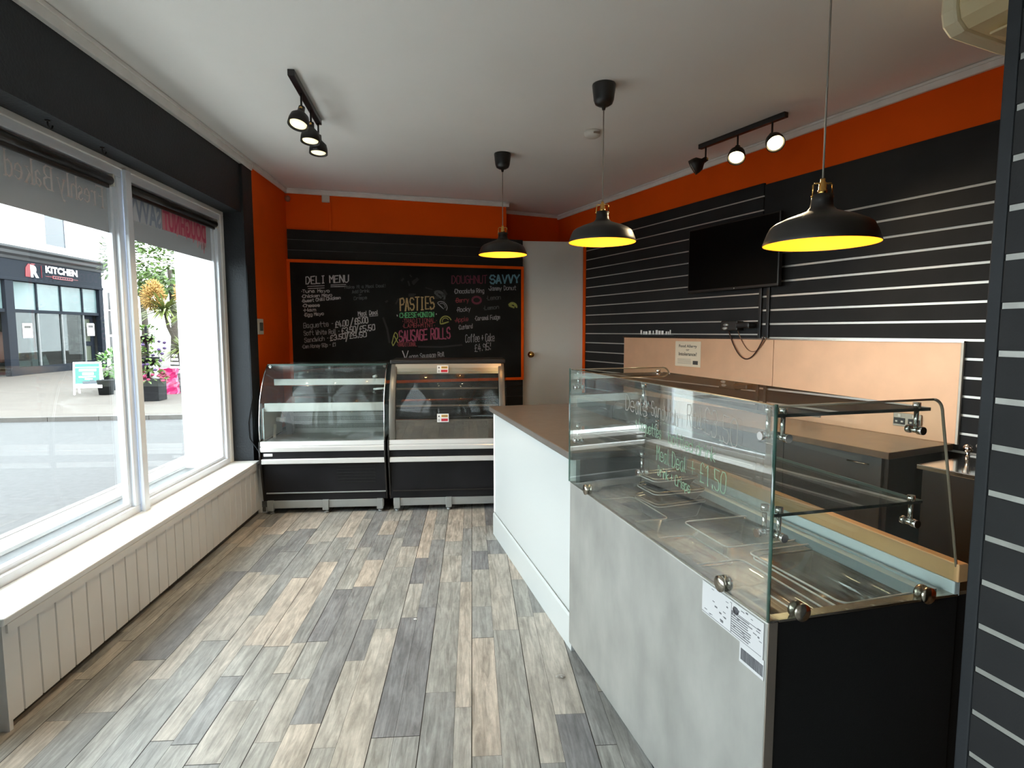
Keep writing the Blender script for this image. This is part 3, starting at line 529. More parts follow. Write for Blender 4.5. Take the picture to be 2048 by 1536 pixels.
# ================================================================== CHILLERS
def chiller(x0, w, label, kind):
    t = thing('display_chiller', label, 'display chiller', FK.w(x0, 0, 0), FK.rz, 'serve-over chillers under the chalkboard')
    D = 0.66
    b = MB(); b.box(0.03, w - 0.03, 0.03, 0.05, 0.045, 0.108); b.build('kick_plate', SILVERB, t, 0.003)
    for xx in (0.06, w * 0.5, w - 0.06):
        b = MB(); b.box(xx - 0.025, xx + 0.025, 0.012, 0.05, 0.028, 0.112); b.lathe([(0, 0), (0.02, 0), (0.02, 0.012), (0.010, 0.016), (0.010, 0.03), (0, 0.03)], (xx, 0.05, 0), 14); b.build('leg', SILVERB, t, 0.003)
    if kind == 'cold':
        b = MB(); T = Matrix.Translation((-0.005, 0.09, 0.03)) @ Matrix.Rotation(R(90), 4, 'Y'); b.lathe([(0, -0.012), (0.03, -0.012), (0.03, 0.012), (0, 0.012)], n=20, T=T); b.box(-0.02, 0.02, 0.06, 0.12, 0.05, 0.10); b.build('castor', GREYP, t)
    b = MB(); b.prism([(0.035, 0.108), (0.018, 0.42), (D, 0.42), (D, 0.108)], 0.012, w - 0.012, 'x'); body = b.build('lower_panel', BLKGL, t, 0.003)
    if kind == 'cold':
        b = MB()
        for k in range(6):
            z = 0.247 + k * 0.0265; yy = 0.0345 - (z - 0.108) / 0.312 * 0.017
            b.box(w * 0.60, w * 0.905, yy - 0.001, yy + 0.004, z, z + 0.011)
        b.build('vent_slots', mat('vent_black', (0.002, 0.002, 0.002, 1), 0.9), body)
    MB().box(0.03, w - 0.01, 0.022, 0.030, 0.168, 0.178).build('lower_trim_line', SILVERB if kind == 'cold' else BLACKM, t, 0.002)
    MB().box(0.012, w - 0.008, -0.018, 0.03, 0.42, 0.462).build('bumper_rail', SILVER, t, 0.006)
    MB().box(0.005, w - 0.005, -0.004, 0.03, 0.462, 0.522).build('name_band', BLKGL, t)
    if kind == 'cold': MB().box(0.03, 0.10, -0.0065, -0.004, 0.483, 0.505).build('name_plate', SILVER, t, 0.002)
    b = MB(); b.prism([(0.03, 0.522), (-0.020, 0.522), (-0.024, 0.555), (-0.018, 0.560), (-0.018, 0.568), (-0.022, 0.572), (-0.014, 0.603), (0.03, 0.603)], 0.008, w - 0.006, 'x'); b.build('front_rail', SILVER, t)
    # side cheeks of the lower body
    for xx in (0.0, w - 0.012):
        b = MB(); b.prism([(-0.012, 0.40), (-0.028, 0.48), (-0.022, 0.60), (0.03, 0.62), (D, 0.62), (D, 0.105), (0.04, 0.105)], xx, xx + 0.012, 'x'); b.build('side_cheek', BLACKM, t, 0.002)
    # deck and back
    MB().box(0.014, w - 0.014, 0.03, D - 0.03, 0.565, 0.585).build('deck', mat('deck_grey', (0.20, 0.20, 0.20, 1), 0.35, 0.4), t)
    # curved front glass: profile from the rail to the top edge
    zt, yt = 1.205, 0.235; prof = [(-0.004, 0.60), (-0.012, 0.70), (-0.002, 0.80), (0.030, 0.92), (0.085, 1.04), (0.150, 1.13), (yt, zt)]
    def sheet(mb, pf, xa, xb, th=0.006):
        ins = [(y + th, z - th * 0.3) for y, z in pf][::-1]; mb.prism(pf + ins, xa, xb, 'x', True); return mb
    side = [(-0.004, 0.60), (-0.012, 0.70), (-0.002, 0.80), (0.030, 0.92), (0.085, 1.04), (0.150, 1.13), (yt, zt), (D - 0.04, zt), (D, 0.62), (0.03, 0.62)]
    if kind == 'cold':
        sheet(MB(), prof, 0.012, w - 0.012).build('front_glass', GLASSK, t)
        MB().box(0.012, w - 0.012, yt, D - 0.04, zt - 0.004, zt + 0.003).build('top_glass', GLASSC, t)
        MB().box(0.01, w - 0.01, yt - 0.006, yt + 0.012, zt - 0.012, zt + 0.006).build('top_edge_rail', mat('green_glass_edge', (0.05, 0.085, 0.075, 1), 0.2), t, 0.002)
        for xx in (0.004, w - 0.012):
            b = MB(); b.prism(side, xx, xx + 0.006, 'x'); b.build('side_glass', GLASSK, t)
            b = MB(); b.tube([(xx + 0.003, y - 0.002, z) for y, z in prof], 0.005, 8); b.build('side_edge_strip', CHROME, t)
        for xx in (0.03, w - 0.03):
            MB().tube([(xx, yt - 0.006, zt - 0.016), (xx, yt + 0.03, zt - 0.016)], 0.013, 14).build('glass_clamp', CHROME, t)
        for (ys, zs, hs, dd) in ((0.235, 1.032, 0.052, 0.32), (0.085, 0.832, 0.068, 0.44)):
            sh = MB().box(0.05, w - 0.02, ys + 0.012, ys + dd, zs + hs, zs + hs + 0.006).build('glass_shelf', GLASSC, t)
            MB().box(0.055 if zs > 1 else 0.02, w - 0.018, ys, ys + 0.014, zs, zs + hs).build('ticket_strip', WHITE, sh, 0.003)
        # perforated rear panel, side duct and liner
        b = MB(); b.box(0.10, w - 0.015, 0.50, 0.515, 0.585, 0.83)
        rp = b.build('rear_panel', mat('rear_panel_grey', (0.36, 0.37, 0.36, 1), 0.35, 0.4), t); b = MB()
        for zz in (0.628, 0.642, 0.656, 0.695, 0.709, 0.723, 0.765, 0.779):
            x = 0.13
            while x < w - 0.06: b.box(x, x + 0.007, 0.4985, 0.5005, zz, zz + 0.008); x += 0.0135
        b.build('perforation', mat('perforation_black', (0.01, 0.01, 0.01, 1), 0.9), rp)
        b = MB(); b.prism([(0.42, 0.585), (0.40, 0.68), (0.36, 0.76), (0.28, 0.83), (0.32, 0.85), (0.42, 0.79), (0.47, 0.70), (0.49, 0.585)], 0.085, 0.14, 'x', True); b.build('side_duct', GREYP, t, 0.004)
        MB().box(0.012, 0.02, 0.06, 0.52, 0.60, 0.86).build('side_liner', LINER, t)
        b = MB(); b.tube([(0.03, 0.3, 0.69), (0.06, 0.18, 0.60)], 0.012, 10); b.tube([(0.03, 0.35, 0.73), (0.10, 0.35, 0.73)], 0.02, 10); b.build('hose', LINER, t)
        MB().box(0.012, w - 0.012, D - 0.05, D - 0.04, 0.62, zt).build('rear_glass', GLASSC, t)
        b = MB(); b.tube([(w - 0.03, 0.24, 1.00), (w - 0.09, 0.26, 0.995), (w - 0.13, 0.28, 0.99)], 0.009, 8); b.tube([(w - 0.10, 0.25, 1.105), (w - 0.13, 0.26, 1.095)], 0.012, 8); b.build('cable_gland', WHITE, t)
    else:
        FRAME = mat('warm_grey_frame', (0.16, 0.15, 0.13, 1), 0.35, 0.4); HEAD = mat('frosted_header', (0.38, 0.35, 0.29, 1), 0.25)
        b = MB(); b.box(0.0, w, yt - 0.005, D - 0.03, zt, zt + 0.035); b.build('top_panel', BLACKM, t, 0.006)
        b = MB(); b.prism([(y, z) for y, z in ((0.158, 1.125), (yt - 0.01, zt), (yt + 0.01, zt), (0.178, 1.12))], 0.045, w - 0.035, 'x'); hd = b.build('header_panel', HEAD, t, 0.002)
        for xx in (0.0, w - 0.075):
            b = MB(); sheet(b, [(y - 0.004, z) for y, z in prof], xx + 0.012, xx + 0.062, 0.03); b.build('corner_post', FRAME, t, 0.004)
        up = [p for p in prof if p[1] > 0.75]; sheet(MB(), [(0.006, 0.768)] + up, 0.06, w - 0.06).build('front_glass', GLASSK, t)
        lo = MB(); lo.prism([(0.02, 0.60), (0.008, 0.60), (0.0, 0.75), (0.002, 0.765), (0.02, 0.765)], 0.012, w - 0.012, 'x'); lo.build('lower_glass', glass('smoked_lower_glass', (0.45, 0.42, 0.37, 1), 0.12, dirt_sheen=0.25, dcol=(0.30, 0.27, 0.22, 1)), t)
        for (zz, y0) in ((1.0, 0.13), (0.86, 0.10)):
            b = MB(); b.box(0.06, w - 0.07, y0, 0.58, zz, zz + 0.006); sh = b.build('glass_shelf', GLASSC, t); MB().box(0.06, w - 0.07, y0 - 0.004, y0 + 0.006, zz - 0.002, zz + 0.012).build('shelf_lip', mat('shelf_lip_bronze', (0.22, 0.16, 0.12, 1), 0.3, 0.5), sh)
        for xx in (0.002, w - 0.008):
            b = MB(); b.prism(side, xx, xx + 0.006, 'x'); b.build('side_glass', GLASSK, t)
        MB().box(0.012, w - 0.012, D - 0.05, D - 0.04, 0.62, zt).build('rear_glass', GLASSK, t)
        for (cz, cy_, sx) in ((1.163, 0.176, 0.455), (0.778, -0.006, 0.46)):
            ang = -0.82 if cz > 1 else 0.0
            st = thing('warning_sticker', 'x', 'sticker', (0, 0, 0)); st.parent = t; st.location = (sx * w, cy_ - 0.004, cz); st.rotation_euler = (ang * 0.55, 0, 0)
            del st['label']; del st['category']
            MB().box(-0.047, 0.047, 0, 0.0015, -0.034, 0.034).build('backing', PAPER, st)
            b = MB(); b.box(-0.012, 0.04, -0.001, 0, 0.005, 0.026); b.build('yellow_block', mat('sticker_yellow', (0.75, 0.42, 0.04, 1), 0.5), st)
            b = MB(); b.box(-0.014, 0.040, -0.001, 0, -0.027, -0.005); b.build('red_block', mat('sticker_red', (0.50, 0.02, 0.04, 1), 0.5), st)
            b = MB(); b.prism([(-0.040, 0.008), (-0.022, 0.008), (-0.031, 0.024)], -0.001, 0, 'y'); b.box(-0.008, 0.036, -0.0016, -0.001, 0.010, 0.014); b.box(-0.008, 0.036, -0.0016, -0.001, 0.017, 0.021); b.box(-0.040, -0.022, -0.001, 0, -0.024, -0.020); b.box(-0.040, -0.022, -0.001, 0, -0.014, -0.010); b.build('symbol', mat('sticker_grey', (0.12, 0.10, 0.10, 1), 0.6), st)
    return t
chiller(-0.118, 0.995, 'left chiller with chrome rails, glass shelves and perforated rear panel, beside the window', 'cold')
chiller(0.895, 0.97, 'right chiller with smoked glass and two warning stickers, beside the white counter', 'hot')

# ================================================================== WHITE COUNTER
t = thing('service_counter', 'white panelled service counter with a dark worktop behind the glass case', 'counter', FG.w(0, 0, 0), FG.rz)
MB().box(0.03, 0.05, 0.0, 1.64, 0.135, 0.90).build('front_panel', WHITEMEL, t, 0.002)
b = MB(); b.prism([(0.030, 0.0), (0.030, 0.155), (0.020, 0.163), (0.014, 0.150), (0.014, 0.0)][::-1], 0.0, 1.63, 'y'); b.build('skirting_board', WHITEMEL, t)
MB().box(0.05, 0.62, 1.62, 1.64, 0.0, 0.90).build('end_panel', WHITEMEL, t, 0.002)
MB().box(0.024, 0.056, 1.615, 1.652, 0.16, 0.90).build('corner_bead', WHITE, t, 0.004)
b = MB(); r = 0.03; pl = [(0.62, 0.0), (0.012, 0.0), (0.0, 0.02), (0.0, 1.68), (0.012, 1.70), (0.62, 1.70)]; b.prism(pl, 0.90, 0.934, 'z'); b.build('worktop', WORK, t, 0.004)
MB().box(0.60, 0.62, 0.0, 1.64, 0.0, 0.90).build('rear_panel', WHITEMEL, t)

# ================================================================== GLASS PREP CASE
gc = thing('glass_display_case', 'stainless steel salad display case with two glass shelves, in front of the white counter', 'display case', FG.w(0, 0, 0), FG.rz)
LN = 1.322; W = 0.572; ZS = 0.803
MB().box(0.0, 0.022, -LN, -0.004, 0.05, ZS).build('front_panel', STEEL, gc, 0.004)
MB().box(0.024, W, -LN, -LN + 0.02, 0.02, ZS - 0.004).build('end_panel', BLACKP, gc, 0.003)
MB().box(0.001, 0.026, -LN - 0.003, -LN + 0.0, 0.05, ZS).build('corner_trim', mat('corner_steel', (0.38, 0.32, 0.27, 1), 0.35, 0.8), gc, 0.001)
MB().box(0.02, W, -0.024, -0.004, 0.02, ZS - 0.004).build('end_panel', BLACKP, gc, 0.003)
MB().box(W, W + 0.10, -LN + 0.004, -LN + 0.02, 0.0, 0.80).build('black_gap_filler', BLACKP, gc)  # black filler sheet added across the gap to the corner post
MB().box(W - 0.02, W, -LN + 0.02, -0.02, 0.02, 0.79).build('rear_panel', STEELD, gc)
MB().box(0.04, W - 0.04, -LN + 0.03, -0.03, 0.0, 0.05).build('plinth', BLACKM, gc)
WB = 0.685
b = MB(); b.box(0.022, W - 0.02, -LN + 0.02, -0.024, WB - 0.01, WB); b.box(0.018, 0.024, -LN + 0.02, -0.024, WB, ZS - 0.002); b.box(W - 0.026, W - 0.02, -LN + 0.02, -0.024, WB, 0.80)
b.box(0.024, W - 0.026, -LN + 0.02, -LN + 0.026, WB, ZS - 0.004); b.box(0.024, W - 0.026, -0.030, -0.024, WB, ZS - 0.004); b.build('food_well', STEELD, gc)
b = MB(); b.box(0.0, 0.03, -LN, -0.004, ZS, ZS + 0.004); b.box(0.03, W, -LN, -LN + 0.03, ZS - 0.003, ZS + 0.003); b.box(0.03, W, -0.034, -0.004, ZS - 0.003, ZS + 0.003); b.build('rim', SATIN, gc, 0.001)
b = MB(); b.box(W - 0.075, W - 0.02, -LN + 0.028, -0.03, 0.792, 0.806); b.box(W - 0.075, W - 0.069, -LN + 0.028, -0.03, 0.775, 0.792); b.box(W - 0.045, W - 0.038, -LN + 0.028, -0.03, 0.806, 0.812); b.build('rear_ledge', mat('pale_steel_ledge', (0.40, 0.47, 0.48, 1), 0.3, 0.5), gc)
MB().box(W - 0.014, W + 0.004, -LN + 0.0, -0.01, 0.80, 0.838).build('rear_white_strip', mat('white_rear_strip', (0.66, 0.72, 0.73, 1), 0.4), gc, 0.002)
o = MB().box(W - 0.012, W + 0.020, -LN - 0.006, -0.05, 0.838, 0.886).build('rear_board', BOARDW, gc, bevel=0.003); o['label'] = 'long tan board along the back rim'
GT = 1.312; TH = 0.007
MB().box(-0.002, TH - 0.002, -LN, 0.0, ZS + 0.004, GT).build('front_glass', GLASSF, gc)
def end_glass(y, name):
    pl = [(0.0, ZS + 0.004), (0.0, GT - 0.002), (0.452, GT)]
    pl += [(0.452 + 0.032 * sin(a * pi / 12), GT - 0.034 + 0.034 * cos(a * pi / 12)) for a in range(1, 6)] + [(0.488, 1.26), (0.570, 0.842), (0.572, ZS + 0.004)]
    b = MB(); b.prism(pl[::-1], y, y + TH, 'y'); g = b.build(name, GLASSC, gc)
    b = MB(); b.tube([(x, y + TH / 2, z) for x, z in pl[2:-1]], 0.0036, 6); b.tube([(x, y + TH / 2, z) for x, z in pl[1:3]], 0.003, 6); b.build('polished_edge', mat('brown_polished_edge', (0.33, 0.27, 0.20, 1), 0.2), g)
    return g
end_glass(-LN, 'end_glass'); end_glass(-TH, 'end_glass')
for yy in (-LN - 0.001, 0.001):
    MB().tube([(-0.001, yy, ZS + 0.004), (-0.001, yy, GT + 0.003)], 0.0042, 8).build('corner_edge', GLASSE, gc)
tp = MB().box(0.014, 0.455, -LN + 0.012, -0.012, 1.283, 1.291).build('top_shelf', GLASST, gc)
b = MB(); b.box(0.014, 0.455, -LN + 0.010, -LN + 0.012, 1.283, 1.291); b.box(0.455, 0.457, -LN + 0.012, -0.012, 1.283, 1.291); b.box(0.455, 0.457, -LN + 0.012, -0.012, 1.283, 1.291); b.build('shelf_edge', mat('dark_glass_edge', (0.012, 0.016, 0.014, 1), 0.15), tp)
MB().box(0.0, 0.012, -LN + 0.012, -0.012, GT - 0.003, GT).build('top_edge', SATIN, tp)
ms = MB().box(0.016, 0.450, -LN + 0.014, -0.014, 1.050, 1.057).build('middle_shelf', GLASSC, gc)
b = MB(); b.box(0.016, 0.45, -LN + 0.012, -LN + 0.014, 1.050, 1.057); b.build('shelf_edge', mat('dark_glass_edge', (0.012, 0.016, 0.014, 1), 0.15), ms)
b = MB(); b.box(0.45, 0.452, -LN + 0.014, -0.014, 1.050, 1.057); b.build('shelf_edge', mat('pale_glass_edge', (0.30, 0.40, 0.36, 1), 0.2), ms)
def bracket(p, axis, z, parent):
    """chrome shelf bracket: stem below the shelf, short bar through the pane"""
    b = MB(); x, y = p
    b.tube([(x, y, z), (x, y, z - 0.045)], 0.0055, 10)
    e = (0.022, 0, 0) if axis == 'x' else (0, 0.022, 0)
    c = Vector((x, y, z - 0.048)); b.tube([c - Vector(e), c - Vector(e) * 0.35], 0.010, 14); b.tube([c - Vector(e) * 0.35, c + Vector(e) * 0.6], 0.0075, 14); b.tube([c + Vector(e) * 0.6, c + Vector(e)], 0.010, 14)
    b.tube([(x, y, z + 0.006), (x, y, z + 0.020)], 0.009, 12); b.build('shelf_bracket', CHROME, parent)
for z, sh in ((1.284, tp), (1.051, ms)):
    for y in (-LN + 0.045, -0.66, -0.06): bracket((0.016, y), 'x', z, sh)
    for x in (0.034, 0.42): bracket((x, -LN + 0.018), 'y', z, sh); bracket((x, -0.020), 'y', z, sh)
def clamp(c, axis):
    b = MB(); Rm = Matrix.Rotation(R(90), 4, 'Y' if axis == 'x' else 'X')
    T = Matrix.Translation(c) @ Rm
    b.lathe([(0, -0.014), (0.021, -0.014), (0.021, -0.005), (0.010, -0.004), (0.010, 0.004), (0.021, 0.005), (0.021, 0.014), (0, 0.014)], n=24, T=T); b.build('glass_clamp', SATIN, gc)
clamp((0.0, -1.15, ZS + 0.022), 'x'); clamp((0.0, -0.216, ZS + 0.022), 'x'); clamp((0.088, -LN + 0.003, ZS + 0.018), 'y'); clamp((0.464, -LN + 0.003, ZS + 0.014), 'y')
PGF = lambda u, v: (-0.0026, -u, v)
for (t_, u0, v0, u1, v1, h, m_) in (('Deals', 0.565, 1.205, 0.72, 1.200, 0.055, PENW), ('Sandwich', 0.75, 1.213, 0.91, 1.200, 0.045, PENW), ('Roll', 0.96, 1.212, 1.035, 1.210, 0.06, PENW), ('£3.50', 1.045, 1.205, 1.19, 1.190, 0.07, PENW), ('+ baguettes', 0.64, 1.15, 0.815, 1.145, 0.036, PENG), ('bottled drink', 0.86, 1.143, 1.10, 1.135, 0.036, PENG),
                                    ('Meal Deal', 0.79, 1.075, 0.96, 1.072, 0.045, PENG), ('+ £1.50', 0.985, 1.068, 1.15, 1.06, 0.055, PENG), ('Drink + Crisps', 0.80, 1.028, 0.985, 1.020, 0.03, PENG)):
    writing(t_, u0, v0, u1, v1, h, PGF, 0.0026, 0.2).build('glass_pen_writing', m_, gc)
# printed parts label on the steel front
lb = MB().box(-0.0022, -0.0006, -1.312, -1.06, 0.708, 0.797).build('parts_label', mat('label_white', (0.50, 0.50, 0.51, 1), 0.5), gc)
b = MB(); lr = random.Random(3)
for k in range(9): b.box(-0.0026, -0.0022, -1.225 - lr.uniform(0.03, 0.05), -1.19, 0.718 + 0.0062 * k, 0.7205 + 0.0062 * k)
for k in range(34): y = lr.uniform(-1.30, -1.07); z = lr.uniform(0.715, 0.79); b.box(-0.0026, -0.0022, y - lr.uniform(0.004, 0.014), y, z, z + lr.choice([0.0015, 0.002, 0.004]))
b.box(-0.0026, -0.0022, -1.1905, -1.189, 0.712, 0.79); b.box(-0.0026, -0.0022, -1.306, -1.06, 0.712, 0.7132); b.box(-0.0026, -0.0022, -1.30, -1.20, 0.772, 0.7735)
b.build('printed_lines', mat('label_print', (0.11, 0.11, 0.12, 1), 0.6), lb)
T = Matrix.Translation((-0.0024, -1.207, 0.778)) @ Matrix.Rotation(R(90), 4, 'Y') @ Matrix.Diagonal((0.8, 1, 1, 1))
MB().lathe([(0, -0.0004), (0.012, -0.0004), (0.012, 0.0004), (0, 0.0004)], n=24, T=T).build('logo_disc', mat('label_logo', (0.05, 0.05, 0.06, 1), 0.5), lb)
b = MB(); y = -1.232
while y > -1.312: wdt = lr.choice([0.0008, 0.0012, 0.0022]); b.box(-0.0024, -0.0014, y - wdt, y, 0.666, 0.695); y -= wdt + lr.choice([0.0008, 0.0014])
bc = MB().box(-0.0016, -0.0004, -1.316, -1.226, 0.658, 0.708).build('barcode_label', mat('label_white', (0.50, 0.50, 0.51, 1), 0.5), gc); b.build('bars', mat('label_print', (0.11, 0.11, 0.12, 1), 0.6), bc)

# tubs in the well
def tub(loc, rz, lx, ly, h, label, m=PLASTIC, rim=None, group='clear plastic tubs in the glass case', name='plastic_tub', lid=None, zr=0.0):
    t = thing(name, label, 'tub', loc, rz, group)
    def rr(a, c, r, n=4):
        out = []
        for (sx, sy, a0) in ((1, 1, 0), (-1, 1, 90), (-1, -1, 180), (1, -1, 270)):
            for k in range(n + 1):
                an = R(a0 + 90 * k / n); out.append((sx * (a / 2 - r) + r * cos(an), sy * (c / 2 - r) + r * sin(an)))
        return out
    b = MB(); lev = [(0.80, 0.0), (0.82, 0.004), (0.95, h - 0.006), (1.0, h - 0.004), (1.02, h)]
    rings = [[b.v((x, y, z)) for x, y in rr(lx * s, ly * s, 0.025)] for s, z in lev]
    b.f(rings[0][::-1])
    for A, B in zip(rings, rings[1:]):
        for k in range(len(A)): b.f([A[k], A[(k + 1) % len(A)], B[(k + 1) % len(A)], B[k]], True)
    b.build('body', m, t)
    b = MB(); pts = [(x, y, h) for x, y in rr(lx * 1.02, ly * 1.02, 0.025)]; b.tube(pts + [pts[0], pts[1]], 0.0028, 6, False); b.build('rim', rim or mat('clear_rim', (0.75, 0.73, 0.70, 1), 0.2), t)
    if lid:
        b = MB(); b.prism(rr(lx * 1.03, ly * 1.03, 0.028), h + 0.003, h + 0.007, 'z'); l = b.build('lid', lid, t)
        b = MB(); pts = [(x, y, h + 0.010) for x, y in rr(lx * 1.0, ly * 1.0, 0.025)]; b.tube(pts + [pts[0], pts[1]], 0.0035, 6, False); b.build('lid_rim', mat('lid_rim_bronze', (0.45, 0.38, 0.28, 1), 0.2, 0.6), l)
    return t
BT = mat('black_tub_plastic', (0.02, 0.017, 0.015, 1), 0.3); LID = glass('smoky_lid', (0.35, 0.32, 0.29, 1), 0.10, dirt_sheen=0.12, dcol=(0.12, 0.10, 0.09, 1))
G = lambda x, y, z: FG.w(x, y, z)
tub(G(0.14, -0.30, WB + 0.001), FG.rz, 0.20, 0.30, 0.07, 'empty clear shallow tub at the far end of the glass case, nearest the front glass')
tub(G(0.39, -0.20, WB + 0.001), FG.rz + 0.12, 0.25, 0.18, 0.066, 'bottom black lidded tub of the stack at the far end of the glass case', BT, name='lidded_tub', lid=LID, group='black lidded tubs in the case')
tub(G(0.39, -0.205, WB + 0.080), FG.rz + 0.02, 0.24, 0.17, 0.036, 'middle black lidded tub of the stack at the far end of the glass case', BT, name='lidded_tub', lid=LID, group='black lidded tubs in the case')
tub(G(0.385, -0.19, WB + 0.130), FG.rz + 0.1, 0.22, 0.14, 0.035, 'topmost black tub with a bronze-rimmed lid, resting on the stack in the case', BT, name='lidded_tub', lid=LID, group='black lidded tubs in the case')
tub(G(0.37, -0.70, WB + 0.001), FG.rz, 0.27, 0.26, 0.095, 'empty deep clear tub in the middle of the case against the rear ledge')
tub(G(0.15, -0.72, WB + 0.001), FG.rz, 0.20, 0.26, 0.05, 'shallow clear tub in the middle of the case behind the front glass')
tub(G(0.15, -1.07, WB + 0.001), FG.rz, 0.21, 0.38, 0.07, 'long clear tub at the near end of the case holding a crumpled paper')
tub(G(0.40, -1.08, WB + 0.001), FG.rz, 0.25, 0.36, 0.085, 'lower clear tub of the nested pair beside the near clamp')
tub(G(0.395, -1.075, WB + 0.022), FG.rz + 0.03, 0.25, 0.36, 0.08, 'upper clear tub of the nested pair beside the near clamp')
def crumple(loc, s, name, label, m):
    b = MB(); cr = random.Random(5); n = 9
    V = [[b.v(((i / n - 0.5) * s[0] + cr.uniform(-.1, .1) * s[0] / n * 4, (j / n - 0.5) * s[1] + cr.uniform(-.1, .1) * s[1], (cr.random() * 0.8 + 0.2) * s[2] * (1 - (2 * i / n - 1) ** 4) * (1 - (2 * j / n - 1) ** 4))) for j in range(n + 1)] for i in range(n + 1)]
    for i in range(n):
        for j in range(n): b.f([V[i][j], V[i + 1][j], V[i + 1][j + 1], V[i][j + 1]])
    o = b.build(name, m); o.location = loc; o.rotation_euler = (0, 0, FG.rz + 0.5); return tag(o, label, 'paper')
crumple(G(0.14, -1.16, WB + 0.008), (0.10, 0.14, 0.03), 'crumpled_paper', 'crumpled tan paper lying in the long clear tub', mat('tan_paper', (0.58, 0.36, 0.22, 1), 0.6, var=0.2, vscale=30))

# ================================================================== BACK COUNTER, SPLASHBACK, TV
bk = thing('back_counter', 'long back counter with a brown worktop under the copper splashback', 'counter', FR.w(0, 0, 0), FR.rz)
MB().box(-0.575, -0.022, -4.31, -1.20, 0.832, 0.868).build('worktop', WORKB, bk, 0.003)
MB().box(-0.53, -0.03, -4.285, -4.265, 0.0, 0.832).build('end_panel', CABD, bk, 0.002)
y = -1.25; k = 0
while y > -4.2:
    y2 = max(y - 0.6, -4.265); o = MB().box(-0.53, -0.512, y2 + 0.002, y - 0.002, 0.10, 0.828).build('cabinet_door', CAB, bk, 0.002)
    MB().tube([(-0.545, y2 + 0.06, 0.78), (-0.545, y2 + 0.18, 0.78)], 0.005, 8).build('handle', SATIN, o); y -= 0.6
MB().box(-0.512, -0.03, -4.265, -1.25, 0.02, 0.83).build('carcass', CABD, bk); MB().box(-0.47, -0.03, -4.265, -1.25, 0.0, 0.02).build('plinth', BLACKM, bk)
for y0, y1, lb in ((-3.118, -1.325, 'left copper splashback panel behind the allergy notice'), (-4.322, -3.122, 'right copper splashback panel with the power sockets')):
    o = MB(FR.M).box(-0.034, -0.0206, y0, y1, 0.868, 1.415).build('splashback', COPPER, bevel=0.002); tag(o, lb, 'splashback', 'copper splashback panels')
o = MB(FR.M).box(-0.037, -0.0206, -4.335, -1.31, 1.415, 1.424).build('trim_13', SATIN); struct(o, 'thin metal edge along the top of the splashback', 'trim')
o = MB(FR.M).box(-0.036, -0.0206, -4.335, -4.323, 0.868, 1.415).build('trim_14', OFFW); struct(o, 'thin pale edge at the right end of the splashback', 'trim')
TRW = Matrix(((0, 0, -1, 0), (-1, 0, 0, 0), (0, 1, 0, 0), (0, 0, 0, 1)))              # type x -> -y, y -> z, z -> -x (out of the slatwall)
t = thing('allergy_notice', 'white Food Allergy or Intolerance notice stuck on the copper splashback', 'notice', FR.w(-0.0345, -2.24, 1.175), FR.rz)
MB().box(-0.0016, 0, -0.155, 0.155, 0, 0.215).build('sheet', mat('notice_cream', (0.70, 0.60, 0.45, 1), 0.6), t)
INK = mat('notice_ink', (0.05, 0.045, 0.04, 1), 0.6)
def nt(txt, x, z, w, h, bold=0.02): printed(txt, 'lettering', INK, t, Matrix.Translation((-0.0018, -x, z)) @ TRW, w, h, bold=bold)
nt('Food Allergy', -0.11, 0.155, 0.22, 0.032); nt('or', -0.02, 0.135, 0.04, 0.012); nt('Intolerance?', -0.11, 0.092, 0.22, 0.030)
b = MB(); [b.box(-0.0022, -0.0016, -0.04 - q * 0.001, 0.125, 0.06 - 0.012 * q, 0.064 - 0.012 * q) for q in range(4)]; b.build('small_print', mat('notice_small_print', (0.35, 0.30, 0.24, 1), 0.6), t)
MB().box(-0.0022, -0.0016, -0.125, -0.065, 0.02, 0.052).build('logo', INK, t)
tv = thing('television', 'black flat television on the slatwall behind the largest pendant', 'television', FR.w(-0.10, -2.29, 1.79), FR.rz)
TL, TH_ = 0.905, 0.515
b = MB(); b.box(-0.0, 0.035, -TL, 0, 0, TH_); b.build('casing', BLACKM, tv, 0.006)
MB().box(-0.0015, 0.0, -TL + 0.012, -0.012, 0.02, TH_ - 0.012).build('screen', mat('dark_screen', (0.002, 0.002, 0.002, 1), 0.4, spec=0.08), tv)
MB().box(0.035, 0.077, -TL * 0.65, -TL * 0.35, 0.12, 0.4).build('wall_bracket', BLACKM, tv); MB().tube([(-0.0025, -TL * 0.56, 0.010), (-0.0015, -TL * 0.56, 0.010)], 0.004, 10).build('logo_dot', OFFW, tv)
for dy, lb in ((-2.985, 'left black cable trunking running down from the television'), (-3.055, 'right black cable trunking running down from the television')):
    o = MB(FR.M).box(-0.036, -0.0206, dy - 0.012, dy + 0.012, 1.425, 1.80 if dy > -3 else 1.84).build('cable_trunking', BLACK, bevel=0.003); tag(o, lb, 'cable trunking', 'cable trunking under the television')
t = thing('set_top_box', 'small black box with tangled plugs on the slatwall below the television', 'set-top box', FR.w(-0.021, -2.66, 1.48), FR.rz)
MB().box(-0.07, 0, -0.17, 0.0, 0.0, 0.075).build('box', BLACKM, t, 0.008); b = MB(); b.box(-0.09, -0.02, -0.30, -0.17, 0.02, 0.06); b.build('plug', BLACK, t, 0.01)
b = MB(); b.ball((-0.072, -0.06, 0.045), 0.012, 0.028, 0.012); b.ball((-0.072, -0.05, 0.018), 0.01, 0.026, 0.012); b.build('status_light', SILVERB, t)
b = MB(FR.M)
def arc(b, p0, p1, sag, r): b.tube([(p0[0], p0[1] + (p1[1] - p0[1]) * k / 14, p0[2] + (p1[2] - p0[2]) * k / 14 - sag * 4 * (k / 14) * (1 - k / 14)) for k in range(15)], r, 8)
